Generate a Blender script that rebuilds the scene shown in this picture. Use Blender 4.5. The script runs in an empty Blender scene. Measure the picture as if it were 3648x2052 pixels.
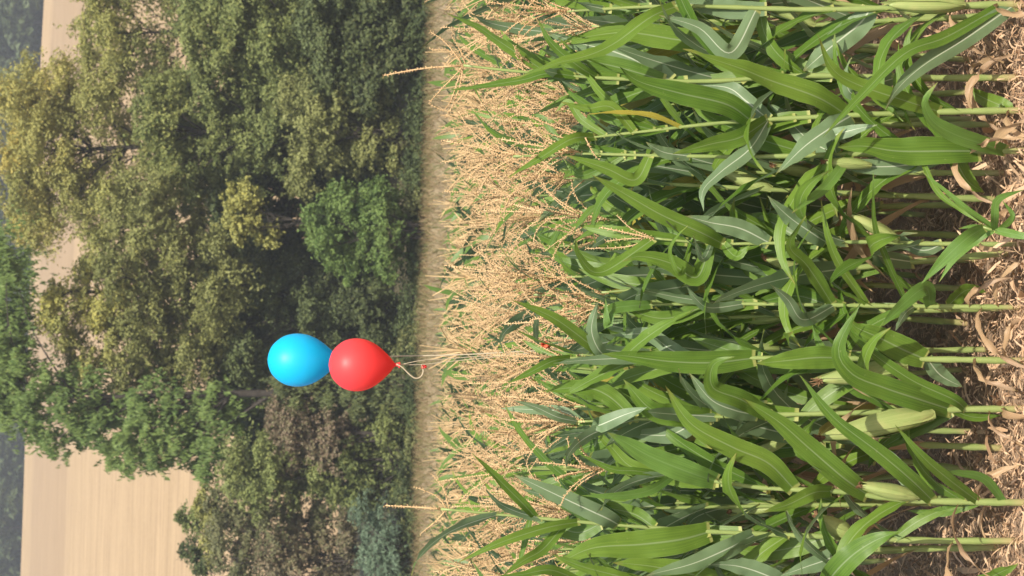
import bpy, math, random
import numpy as np
from mathutils import Vector, Matrix, Quaternion

R = math.radians
SC = bpy.context.scene
COL = SC.collection
rng = np.random.default_rng(11)

# ------------------------------------------------------------------ camera
# The phone was held upright but the picture is stored lying on its side:
# world up points to the left of the frame, world right to its top.
F = 6587.0                       # focal length in pixels of the 3648 px wide picture
CAM_Z = 2.70
PITCH = math.atan(478.0 / F)
cam_data = bpy.data.cameras.new('camera')
cam_data.sensor_width = 36.0
cam_data.lens = 36.0 * F / 3648.0
cam_data.clip_start = 0.1
cam_data.dof.use_dof = True
cam_data.dof.focus_distance = 8.2
cam_data.dof.aperture_fstop = 6.5
cam_data.clip_end = 3000.0
cam = bpy.data.objects.new('camera', cam_data)
COL.objects.link(cam)
f_ = Vector((0, math.cos(PITCH), -math.sin(PITCH)))
u_ = Vector((0, math.sin(PITCH), math.cos(PITCH)))
r_ = Vector((1, 0, 0))
cx, cy, cz = -u_, r_, -f_
cam.matrix_world = Matrix(((cx.x, cy.x, cz.x, 0), (cx.y, cy.y, cz.y, 0), (cx.z, cy.z, cz.z, CAM_Z), (0, 0, 0, 1)))
SC.camera = cam

# ------------------------------------------------------------------ sky and sun
SUN_EL, SUN_AZ = R(43), R(166)   # azimuth clockwise from +Y (view direction): behind the camera, to its right
world = bpy.data.worlds.new('World')
SC.world = world
world.use_nodes = True
wn = world.node_tree
sky = wn.nodes.new('ShaderNodeTexSky')
sky.sky_type = 'NISHITA'
sky.sun_disc = False
sky.sun_elevation = SUN_EL
sky.sun_rotation = SUN_AZ
sky.dust_density = 2.0
bg = wn.nodes['Background']
bg.inputs['Strength'].default_value = 0.148
wn.links.new(sky.outputs['Color'], bg.inputs['Color'])
sun_data = bpy.data.lights.new('sun', 'SUN')
sun_data.energy = 5.0
sun_data.angle = R(0.55)
sun_data.color = (1.0, 0.93, 0.82)
sun = bpy.data.objects.new('sun', sun_data)
COL.objects.link(sun)
sd = Vector((math.sin(SUN_AZ) * math.cos(SUN_EL), math.cos(SUN_AZ) * math.cos(SUN_EL), math.sin(SUN_EL)))
sun.rotation_mode = 'QUATERNION'
sun.rotation_quaternion = sd.to_track_quat('Z', 'Y')
SC.view_settings.view_transform = 'Standard'
SC.view_settings.look = 'None'
SC.view_settings.exposure = 0.46
SC.view_settings.gamma = 1.0
SC.view_settings.use_curve_mapping = False
SC.render.engine = 'CYCLES'
SC.cycles.max_bounces = 6
SC.cycles.transparent_max_bounces = 4
SC.cycles.volume_bounces = 0


# ------------------------------------------------------------------ helpers
def P(px, py, d):
    """picture pixel (3648 px wide frame) -> world point at distance d along +Y"""
    v = f_ + r_ * ((1026.0 - py) / F) + u_ * ((1824.0 - px) / F)
    v = v * (d / v.y)
    return Vector((v.x, v.y, v.z + CAM_Z))


def sstep(a, b, x):
    t = np.clip((x - a) / (b - a), 0, 1)
    return t * t * (3 - 2 * t)


def ground_z(x, y):
    x = np.asarray(x, float); y = np.asarray(y, float)
    z = 1.1 * sstep(6.0, 2.0, y)
    z = z - 0.037 * (np.clip(y, 7.6, 56) - 7.6)
    z = z + 2.79 * sstep(56.2, 64.5, y) + 0.25 * sstep(64, 72, y)
    hill = np.clip(y - 72, 0, 240)
    z = z + hill * 0.2455 + 0.02 * np.clip(y - 312, 0, 400)
    xc = np.clip(x, -150, 150)
    z = z - xc * (0.068 * sstep(9, 54, y) - 0.040 * sstep(56, 64, y) + 0.014 * sstep(100, 300, y))
    z = z + 0.25 * np.sin(x * 0.05 + 1.0) * sstep(90, 200, y)
    return z


def G(x, y):
    return float(ground_z(x, y))


def mesh_obj(name, verts, faces, mat=None, parent=None, uv=None, smooth=True, tint=None, link=True, mats=None, fmat=None):
    """one mesh object; verts (N,3), faces a list or an (M,k) array, uv and tint per vertex"""
    me = bpy.data.meshes.new(name)
    verts = np.asarray(verts, np.float32)
    if isinstance(faces, np.ndarray):
        k = faces.shape[1]
        m = len(faces)
        me.vertices.add(len(verts)); me.vertices.foreach_set('co', verts.ravel())
        me.loops.add(m * k); me.loops.foreach_set('vertex_index', faces.astype(np.int32).ravel())
        me.polygons.add(m)
        me.polygons.foreach_set('loop_start', np.arange(0, m * k, k, dtype=np.int32))
        me.update(calc_edges=True)
    else:
        me.from_pydata([tuple(v) for v in verts], [], faces)
    n = len(me.polygons)
    me.polygons.foreach_set('use_smooth', np.full(n, smooth, bool))
    if uv is not None:
        lay = me.uv_layers.new(name='UVMap')
        idx = np.empty(len(me.loops), np.int32); me.loops.foreach_get('vertex_index', idx)
        lay.data.foreach_set('uv', np.asarray(uv, np.float32)[idx].ravel())
    if tint is not None:
        at = me.attributes.new('tint', 'FLOAT_COLOR', 'POINT')
        t4 = np.ones((len(verts), 4), np.float32); t4[:, :tint.shape[1]] = tint
        at.data.foreach_set('color', t4.ravel())
    if mats:
        for m_ in mats: me.materials.append(m_)
        me.polygons.foreach_set('material_index', np.asarray(fmat, np.int32))
    elif mat:
        me.materials.append(mat)
    me.update()
    if not link:
        return me
    return add_obj(name, me, parent)


def add_obj(name, data, parent=None):
    o = bpy.data.objects.new(name, data)
    COL.objects.link(o)
    if parent: o.parent = parent
    return o


def thing(name, loc, label, cat, group=None):
    o = bpy.data.objects.new(name, None)
    o.empty_display_size = 0.1
    COL.objects.link(o)
    o.location = loc
    return tag(o, label, cat, group)


def tag(o, label, cat=None, group=None, kind=None):
    if label: o['label'] = label
    if cat: o['category'] = cat
    if group: o['group'] = group
    if kind: o['kind'] = kind
    return o


class Geo:
    """collects small shapes for one mesh"""
    def __init__(self): self.v = []; self.f = []; self.uv = []
    def add(self, v, f, uv=None):
        o = len(self.v)
        self.v += [tuple(p) for p in v]
        self.f += [tuple(i + o for i in q) for q in f]
        self.uv += [tuple(a) for a in uv] if uv is not None else [(0.5, 0.5)] * len(v)
    def obj(self, name, mat, parent=None, smooth=True, link=True):
        return mesh_obj(name, self.v, self.f, mat, parent, uv=self.uv, smooth=smooth, link=link)


def catmull(pts, n):
    p = np.array([tuple(q) for q in pts], float)
    if len(p) == 2:
        t = np.linspace(0, 1, n)[:, None]
        return p[0] * (1 - t) + p[1] * t
    p = np.vstack([2 * p[0] - p[1], p, 2 * p[-1] - p[-2]])
    L = np.linalg.norm(np.diff(p[1:-1], axis=0), axis=1)
    s = np.concatenate([[0], np.cumsum(L)])
    out = []
    for x in np.linspace(0, s[-1], n):
        i = min(np.searchsorted(s, x, side='right') - 1, len(L) - 1)
        t = (x - s[i]) / max(L[i], 1e-9)
        a, b, c, d = p[i], p[i + 1], p[i + 2], p[i + 3]
        out.append(0.5 * (2 * b + (c - a) * t + (2 * a - 5 * b + 4 * c - d) * t * t + (3 * b - a - 3 * c + d) * t ** 3))
    return np.array(out)


def tube(geo, pts, radii, sides=6, cap=True, vscale=1.0):
    pts = np.asarray([tuple(q) for q in pts], float)
    n = len(pts)
    T = np.gradient(pts, axis=0)
    T /= np.linalg.norm(T, axis=1)[:, None] + 1e-12
    ref = np.array([0.31, 0.92, 0.23]) if abs(T[0] @ np.array([0.31, 0.92, 0.23])) < 0.9 else np.array([1.0, 0.1, 0])
    v, uv, f = [], [], []
    for i in range(n):
        a = np.cross(T[i], ref); a /= np.linalg.norm(a)
        b = np.cross(T[i], a)
        for k in range(sides):
            an = 2 * math.pi * k / sides
            v.append(pts[i] + (a * math.cos(an) + b * math.sin(an)) * radii[i])
            uv.append((k / sides, i / (n - 1) * vscale))
    for i in range(n - 1):
        for k in range(sides):
            k2 = (k + 1) % sides
            f.append((i * sides + k, i * sides + k2, (i + 1) * sides + k2, (i + 1) * sides + k))
    if cap:
        f.append(tuple(range((n - 1) * sides, n * sides)))
        f.append(tuple(reversed(range(sides))))
    geo.add(v, f, uv)


# ------------------------------------------------------------------ materials
def new_mat(name):
    m = bpy.data.materials.new(name)
    m.use_nodes = True
    nt = m.node_tree
    return m, nt, nt.nodes['Principled BSDF']


def N(nt, t, **kw):
    n = nt.nodes.new(t)
    for k, v in kw.items():
        if k.startswith('i_'):
            n.inputs[k[2:].replace('_', ' ')].default_value = v
        else:
            setattr(n, k, v)
    return n


def mixc(nt, fac, a, b, mode='MIX'):
    n = nt.nodes.new('ShaderNodeMix'); n.data_type = 'RGBA'; n.blend_type = mode
    for s, v in ((0, fac), (6, a), (7, b)):
        if isinstance(v, bpy.types.NodeSocket): nt.links.new(v, n.inputs[s])
        else: n.inputs[s].default_value = v if s == 0 else (*v, 1)
    return n.outputs[2]


def math_(nt, op, a, b=None, clamp=False):
    n = nt.nodes.new('ShaderNodeMath'); n.operation = op; n.use_clamp = clamp
    for s, v in ((0, a), (1, b)):
        if v is None: continue
        if isinstance(v, bpy.types.NodeSocket): nt.links.new(v, n.inputs[s])
        else: n.inputs[s].default_value = v
    return n.outputs[0]


def ramp(nt, src, stops):
    n = nt.nodes.new('ShaderNodeValToRGB')
    el = n.color_ramp.elements
    while len(el) < len(stops): el.new(0.5)
    for e, (p, c) in zip(el, stops):
        e.position = p
        e.color = (*c, 1) if len(c) == 3 else c
    nt.links.new(src, n.inputs[0])
    return n.outputs[0]


def noise(nt, scale, detail=3, vec=None, rough=0.5):
    n = N(nt, 'ShaderNodeTexNoise')
    n.inputs['Scale'].default_value = scale; n.inputs['Detail'].default_value = detail; n.inputs['Roughness'].default_value = rough
    if vec is not None: nt.links.new(vec, n.inputs['Vector'])
    return n.outputs['Fac']


def translucent(nt, bsdf, color, fac):
    tr = N(nt, 'ShaderNodeBsdfTranslucent')
    nt.links.new(color, tr.inputs['Color'])
    mx = N(nt, 'ShaderNodeMixShader'); mx.inputs[0].default_value = fac
    nt.links.new(bsdf.outputs[0], mx.inputs[1]); nt.links.new(tr.outputs[0], mx.inputs[2])
    nt.links.new(mx.outputs[0], nt.nodes['Material Output'].inputs['Surface'])


def leaf_material(name, top1, top2, under, rib, spot=0.35):
    m, nt, b = new_mat(name)
    uv = N(nt, 'ShaderNodeUVMap')
    sep = N(nt, 'ShaderNodeSeparateXYZ'); nt.links.new(uv.outputs[0], sep.inputs[0])
    oi = N(nt, 'ShaderNodeObjectInfo')
    tc = N(nt, 'ShaderNodeTexCoord')
    big = noise(nt, 5.0, 3, tc.outputs['Object'])
    col = mixc(nt, math_(nt, 'ADD', math_(nt, 'MULTIPLY', math_(nt, 'SUBTRACT', big, 0.2), 0.75), math_(nt, 'MULTIPLY', oi.outputs['Random'], 0.62), True), top1, top2)
    # fine parallel veins along the blade
    mp = N(nt, 'ShaderNodeMapping'); mp.inputs['Scale'].default_value = (46, 2.0, 1)
    nt.links.new(uv.outputs[0], mp.inputs['Vector'])
    vein = noise(nt, 1.0, 2, mp.outputs[0])
    col = mixc(nt, math_(nt, 'MULTIPLY', math_(nt, 'SUBTRACT', vein, 0.38, True), 0.75), col, tuple(min(1, c * 2.3) for c in top2))
    du = math_(nt, 'ABSOLUTE', math_(nt, 'SUBTRACT', sep.outputs[0], 0.5))
    geo = N(nt, 'ShaderNodeNewGeometry')
    ucol = mixc(nt, math_(nt, 'MULTIPLY', vein, 0.7), under, tuple(c * 0.62 for c in under))
    col = mixc(nt, math_(nt, 'MULTIPLY', geo.outputs['Backfacing'], 0.85), col, ucol)
    ribw = math_(nt, 'SUBTRACT', 0.055, math_(nt, 'MULTIPLY', sep.outputs[1], 0.035))
    ribm = math_(nt, 'MULTIPLY', math_(nt, 'SUBTRACT', 1.0, math_(nt, 'DIVIDE', du, ribw), True), 1.6, True)
    col = mixc(nt, math_(nt, 'MULTIPLY', ribm, math_(nt, 'ADD', 0.22, math_(nt, 'MULTIPLY', geo.outputs['Backfacing'], 0.75))), col, rib)
    # yellowing tips and scattered pale blemishes
    tip = math_(nt, 'MULTIPLY', math_(nt, 'SUBTRACT', sep.outputs[1], 0.9, True), math_(nt, 'MULTIPLY', oi.outputs['Random'], 7.0), True)
    col = mixc(nt, tip, col, (0.42, 0.33, 0.10))
    edge = math_(nt, 'MULTIPLY', math_(nt, 'SUBTRACT', du, 0.455, True), 11.0, True)
    col = mixc(nt, math_(nt, 'MULTIPLY', edge, 0.35), col, (0.30, 0.36, 0.14))
    collar = math_(nt, 'MULTIPLY', math_(nt, 'SUBTRACT', 0.028, sep.outputs[1], True), 90.0, True)
    col = mixc(nt, math_(nt, 'MULTIPLY', collar, 0.8), col, (0.50, 0.50, 0.16))
    bl = noise(nt, 60.0, 1, tc.outputs['Object'])
    col = mixc(nt, math_(nt, 'MULTIPLY', math_(nt, 'SUBTRACT', bl, 0.70, True), 4.0 * spot, True), col, (0.45, 0.44, 0.24))
    nt.links.new(col, b.inputs['Base Color'])
    b.inputs['Roughness'].default_value = 0.42
    b.inputs['Specular IOR Level'].default_value = 0.42
    bp = N(nt, 'ShaderNodeBump'); bp.inputs['Strength'].default_value = 0.25; bp.inputs['Distance'].default_value = 0.004
    nt.links.new(vein, bp.inputs['Height']); nt.links.new(bp.outputs[0], b.inputs['Normal'])
    translucent(nt, b, col, 0.38)
    return m


M_LEAF = leaf_material('maize_leaf', (0.052, 0.130, 0.016), (0.155, 0.245, 0.032), (0.225, 0.325, 0.175), (0.60, 0.66, 0.48))
M_LEAF_FAR = leaf_material('maize_leaf_distant', (0.06, 0.125, 0.02), (0.12, 0.20, 0.035), (0.15, 0.22, 0.13), (0.36, 0.44, 0.22))
M_YOUNG_LIT = leaf_material('young_and_lit_leaf', (0.085, 0.175, 0.032), (0.145, 0.26, 0.05), (0.19, 0.29, 0.14), (0.30, 0.44, 0.20), 0.1)  # young plant's green; also paints some sunlit blades of grown plants paler
M_DRY = leaf_material('withered_leaf', (0.36, 0.22, 0.12), (0.52, 0.35, 0.20), (0.50, 0.34, 0.21), (0.58, 0.44, 0.28), 0.6)
M_YELLOW = leaf_material('yellowing_leaf', (0.24, 0.22, 0.03), (0.38, 0.32, 0.05), (0.36, 0.33, 0.10), (0.5, 0.48, 0.2), 0.6)


def stalk_material():
    m, nt, b = new_mat('maize_stalk')
    uv = N(nt, 'ShaderNodeUVMap')
    sep = N(nt, 'ShaderNodeSeparateXYZ'); nt.links.new(uv.outputs[0], sep.inputs[0])
    tc = N(nt, 'ShaderNodeTexCoord')
    n = noise(nt, 9.0, 4, tc.outputs['Object'])
    mp = N(nt, 'ShaderNodeMapping'); mp.inputs['Scale'].default_value = (130, 130, 4)
    nt.links.new(tc.outputs['Object'], mp.inputs['Vector'])
    fib = noise(nt, 1.0, 2, mp.outputs[0])
    green = mixc(nt, n, (0.13, 0.20, 0.045), (0.27, 0.33, 0.095))
    green = mixc(nt, math_(nt, 'MULTIPLY', fib, 0.5), green, (0.32, 0.36, 0.15))
    tan = mixc(nt, fib, (0.30, 0.19, 0.09), (0.47, 0.34, 0.19))
    low = math_(nt, 'MULTIPLY', math_(nt, 'SUBTRACT', math_(nt, 'ADD', 0.03, math_(nt, 'MULTIPLY', n, 0.10)), sep.outputs[1]), 14.0, True)
    nt.links.new(mixc(nt, low, green, tan), b.inputs['Base Color'])
    b.inputs['Roughness'].default_value = 0.45
    return m


M_STALK = stalk_material()


def simple_var(name, c1, c2, scale=8.0, rough=0.7, trans=0.0, rand=0.5, bump=0.0):
    m, nt, b = new_mat(name)
    tc = N(nt, 'ShaderNodeTexCoord'); oi = N(nt, 'ShaderNodeObjectInfo')
    n = noise(nt, scale, 4, tc.outputs['Object'])
    fac = math_(nt, 'ADD', math_(nt, 'MULTIPLY', math_(nt, 'SUBTRACT', math_(nt, 'MULTIPLY', n, 1.8), 0.4, True), 1 - rand), math_(nt, 'MULTIPLY', oi.outputs['Random'], rand), True)
    col = mixc(nt, fac, c1, c2)
    nt.links.new(col, b.inputs['Base Color'])
    b.inputs['Roughness'].default_value = rough
    b.inputs['Specular IOR Level'].default_value = 0.3
    if bump:
        bp = N(nt, 'ShaderNodeBump'); bp.inputs['Strength'].default_value = bump; bp.inputs['Distance'].default_value = 0.01
        nt.links.new(n, bp.inputs['Height']); nt.links.new(bp.outputs[0], b.inputs['Normal'])
    if trans: translucent(nt, b, col, trans)
    return m


M_TASSEL = simple_var('tassel', (0.55, 0.355, 0.175), (0.78, 0.56, 0.305), 30.0, 0.75, 0.15, 0.6)
M_TASSEL_FAR = simple_var('tassel_distant', (0.53, 0.35, 0.165), (0.77, 0.56, 0.30), 3.0, 0.8, 0.15, 0.0)
M_SILK = simple_var('silk', (0.10, 0.048, 0.022), (0.34, 0.20, 0.10), 60.0, 0.8)
M_BARK = simple_var('bark', (0.022, 0.018, 0.014), (0.06, 0.05, 0.04), 6.0, 0.9, bump=0.6, rand=0.2)


def husk_material():
    m, nt, b = new_mat('husk')
    uv = N(nt, 'ShaderNodeUVMap')
    mp = N(nt, 'ShaderNodeMapping'); mp.inputs['Scale'].default_value = (34, 1.2, 1)
    nt.links.new(uv.outputs[0], mp.inputs['Vector'])
    v = noise(nt, 1.0, 3, mp.outputs[0])
    tc = N(nt, 'ShaderNodeTexCoord')
    n = noise(nt, 14.0, 3, tc.outputs['Object'])
    col = mixc(nt, v, (0.17, 0.24, 0.055), (0.34, 0.38, 0.14))
    col = mixc(nt, math_(nt, 'MULTIPLY', math_(nt, 'SUBTRACT', n, 0.45, True), 1.5, True), col, (0.42, 0.38, 0.15))
    nt.links.new(col, b.inputs['Base Color'])
    b.inputs['Roughness'].default_value = 0.55
    bp = N(nt, 'ShaderNodeBump'); bp.inputs['Strength'].default_value = 0.4; bp.inputs['Distance'].default_value = 0.004
    nt.links.new(v, bp.inputs['Height']); nt.links.new(bp.outputs[0], b.inputs['Normal'])
    return m


M_HUSK = husk_material()


def foliage_material(name, dark, light, accent, trans=0.25):
    """leaf colour from the per-leaf tint attribute: r = spread dark-light, g = share of the accent colour"""
    m, nt, b = new_mat(name)
    a = N(nt, 'ShaderNodeAttribute', attribute_name='tint')
    sep = N(nt, 'ShaderNodeSeparateColor'); nt.links.new(a.outputs['Color'], sep.inputs[0])
    col = mixc(nt, sep.outputs[0], dark, light)
    col = mixc(nt, sep.outputs[1], col, accent)
    nt.links.new(col, b.inputs['Base Color'])
    b.inputs['Roughness'].default_value = 0.6
    b.inputs['Specular IOR Level'].default_value = 0.25
    translucent(nt, b, col, trans)
    return m


def soil_material():
    m, nt, b = new_mat('soil')
    tc = N(nt, 'ShaderNodeTexCoord')
    n1 = noise(nt, 3.0, 6, tc.outputs['Object'], 0.65)
    n2 = noise(nt, 28.0, 5, tc.outputs['Object'], 0.7)
    col = ramp(nt, n1, [(0.3, (0.28, 0.185, 0.115)), (0.55, (0.39, 0.265, 0.17)), (0.75, (0.45, 0.315, 0.21))])
    col = mixc(nt, math_(nt, 'MULTIPLY', math_(nt, 'SUBTRACT', n2, 0.5, True), 3.0, True), col, (0.40, 0.29, 0.19))
    nt.links.new(col, b.inputs['Base Color']); b.inputs['Roughness'].default_value = 0.95
    bp = N(nt, 'ShaderNodeBump'); bp.inputs['Strength'].default_value = 0.9; bp.inputs['Distance'].default_value = 0.04
    nt.links.new(n2, bp.inputs['Height']); nt.links.new(bp.outputs[0], b.inputs['Normal'])
    return m


def stubble_material():
    m, nt, b = new_mat('stubble')
    tc = N(nt, 'ShaderNodeTexCoord')
    sep = N(nt, 'ShaderNodeSeparateXYZ'); nt.links.new(tc.outputs['Object'], sep.inputs[0])
    # distance up the slope, followed by the harvester tracks
    yy = math_(nt, 'ADD', sep.outputs[1], math_(nt, 'MULTIPLY', sep.outputs[0], 0.03))
    def line_noise(scale, sx, detail):
        cb = N(nt, 'ShaderNodeCombineXYZ')
        nt.links.new(math_(nt, 'MULTIPLY', sep.outputs[0], sx), cb.inputs[0]); nt.links.new(yy, cb.inputs[1])
        return noise(nt, scale, detail, cb.outputs[0], 0.6)
    swath = line_noise(0.22, 0.02, 4)
    streak = line_noise(1.1, 0.12, 4)
    speck = line_noise(2.6, 0.9, 3)
    col = mixc(nt, math_(nt, 'SUBTRACT', math_(nt, 'MULTIPLY', swath, 2.2), 0.6, True), (0.325, 0.228, 0.125), (0.425, 0.302, 0.170))
    col = mixc(nt, math_(nt, 'MULTIPLY', math_(nt, 'SUBTRACT', streak, 0.46, True), 3.4, True), col, (0.255, 0.172, 0.095))
    col = mixc(nt, math_(nt, 'MULTIPLY', math_(nt, 'SUBTRACT', speck, 0.52, True), 2.6, True), col, (0.47, 0.34, 0.20))
    # the upper strip was cut earlier and has weathered darker
    up = math_(nt, 'MULTIPLY', math_(nt, 'SUBTRACT', yy, 222.0), 0.12, True)
    top = math_(nt, 'MULTIPLY', math_(nt, 'SUBTRACT', yy, 287.0), 0.2, True)
    dk = math_(nt, 'MULTIPLY', math_(nt, 'SUBTRACT', up, top), 0.42)
    col = mixc(nt, dk, col, (0.235, 0.158, 0.095))
    nt.links.new(col, b.inputs['Base Color']); b.inputs['Roughness'].default_value = 0.95
    b.inputs['Specular IOR Level'].default_value = 0.1
    bp = N(nt, 'ShaderNodeBump'); bp.inputs['Strength'].default_value = 0.5; bp.inputs['Distance'].default_value = 0.15
    nt.links.new(speck, bp.inputs['Height']); nt.links.new(bp.outputs[0], b.inputs['Normal'])
    return m


M_SOIL = soil_material()
M_STUBBLE = stubble_material()
M_BANK = simple_var('dry_bank_soil', (0.20, 0.15, 0.085), (0.32, 0.25, 0.15), 2.0, 0.95, 0, 0.0, 0.5)
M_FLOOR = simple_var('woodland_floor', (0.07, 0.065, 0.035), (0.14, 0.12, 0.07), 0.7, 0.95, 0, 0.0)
M_STRAW = foliage_material('straw', (0.42, 0.265, 0.150), (0.68, 0.47, 0.295), (0.25, 0.145, 0.08), 0.15)
M_GRASS = foliage_material('dry_grass', (0.15, 0.108, 0.052), (0.33, 0.245, 0.125), (0.13, 0.15, 0.045), 0.2)
M_GREEN = foliage_material('green_verge', (0.06, 0.14, 0.03), (0.12, 0.24, 0.06), (0.2, 0.26, 0.08), 0.25)


# ------------------------------------------------------------------ terrain (setting)
def sheet(name, xs, ys, mat, rough=0.0):
    X, Y = np.meshgrid(xs, ys)
    Z = ground_z(X, Y)
    if rough: Z = Z + rng.normal(0, rough, Z.shape)
    v = np.stack([X, Y, Z], -1).reshape(-1, 3)
    nx, ny = len(xs), len(ys)
    i = np.arange(nx * ny).reshape(ny, nx)
    f = np.stack([i[:-1, :-1], i[:-1, 1:], i[1:, 1:], i[1:, :-1]], -1).reshape(-1, 4)
    o = mesh_obj(name, v, f, mat)
    o['kind'] = 'structure'
    return o


xs_far = np.concatenate([np.linspace(-400, -60, 18), np.linspace(-52, 52, 53), np.linspace(60, 400, 18)])
tag(sheet('ground', xs_far, np.concatenate([np.linspace(-60, 1, 8), np.linspace(2, 7, 11), np.linspace(8, 56, 60)]), M_SOIL), 'brown soil of the maize field')
tag(sheet('field_bank', xs_far, np.linspace(56, 66, 24), M_BANK), 'dry grassy bank between the maize and the trees')
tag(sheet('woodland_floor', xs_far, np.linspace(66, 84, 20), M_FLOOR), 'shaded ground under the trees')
tag(sheet('stubble_hillside', xs_far, np.linspace(84, 313, 110), M_STUBBLE), 'pale harvested stubble hillside behind the trees')
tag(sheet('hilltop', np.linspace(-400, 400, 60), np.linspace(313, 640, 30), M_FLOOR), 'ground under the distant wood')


# ------------------------------------------------------------------ leaf clouds for trees
def leaf_quads(centers, normals, length, width, r, droop=0.0, axis=None):
    """rhombic leaves with a slight fold: arrays of vertices and quads"""
    n = len(centers)
    nn = normals / (np.linalg.norm(normals, axis=1)[:, None] + 1e-9)
    if axis is None:
        a = r.normal(size=(n, 3)); a[:, 2] -= droop
    else:
        a = axis
    a = a - (a * nn).sum(1)[:, None] * nn
    a /= np.linalg.norm(a, axis=1)[:, None] + 1e-9
    b = np.cross(nn, a)
    L = (length * r.uniform(0.6, 1.35, n))[:, None]; W = (width * r.uniform(0.6, 1.3, n))[:, None]
    fold = nn * W * 0.25
    v = np.stack([centers - a * L * 0.5, centers + b * W * 0.5 + fold, centers + a * L * 0.5 - nn * L * 0.12, centers - b * W * 0.5 + fold], 1).reshape(-1, 3)
    f = np.arange(n * 4).reshape(-1, 4)
    return v, f


def clump_leaves(c, rad, n, r, flat=0.85, sub=16, spray=0.3):
    """points and outward normals of n leaves in one branch clump made of uneven sub-clumps and sprays"""
    pts, nrm = [], []
    d = r.normal(size=(sub, 3)); d[:, 2] = np.abs(d[:, 2]) * 0.9 - 0.25
    d /= np.linalg.norm(d, axis=1)[:, None]
    sc = c + d * (rad * r.uniform(0.45, 1.0, sub))[:, None] * np.array([1, 1, flat])
    sr = rad * r.uniform(0.22, 0.46, sub)
    wts = sr ** 2 / (sr ** 2).sum()
    cnt = (wts * n * (1 - spray)).astype(int)
    for s, ra, k in zip(sc, sr, cnt):
        q = r.normal(size=(k, 3)); q[:, 2] = q[:, 2] * 0.8 + 0.25
        q /= np.linalg.norm(q, axis=1)[:, None]
        rr = ra * r.uniform(0.35, 1.0, k) ** 0.6
        p = s + q * rr[:, None] * np.array([1.15, 1.15, 0.75])
        pts.append(p); oc = p - c; oc /= np.linalg.norm(oc, axis=1)[:, None] + 1e-6
        nrm.append(q * 0.5 + oc * 0.55 + np.array([0, 0, 0.45]) + r.normal(0, 0.32, (k, 3)))
    ns = max(4, int(sub * 1.6)); k = max(4, int(n * spray / ns))
    for _ in range(ns):                       # twigs reaching out of the clump
        e = r.normal(size=3); e[2] = e[2] * 0.6 + 0.1; e /= np.linalg.norm(e)
        s = c + e * rad * r.uniform(0.5, 0.9) * np.array([1, 1, flat])
        e2 = e + r.normal(0, 0.35, 3); e2[2] -= 0.15
        t = r.uniform(0, 1, k)
        p = s + e2 * (t * rad * r.uniform(0.35, 0.7))[:, None] + r.normal(0, rad * 0.07, (k, 3))
        pts.append(p); nrm.append(r.normal(0, 0.6, (k, 3)) + np.array([0, -0.2, 0.7]))
    return np.concatenate(pts), np.concatenate(nrm)


PXF = 1.41615                                    # 2576 px wide view -> 3648 px picture


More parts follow.
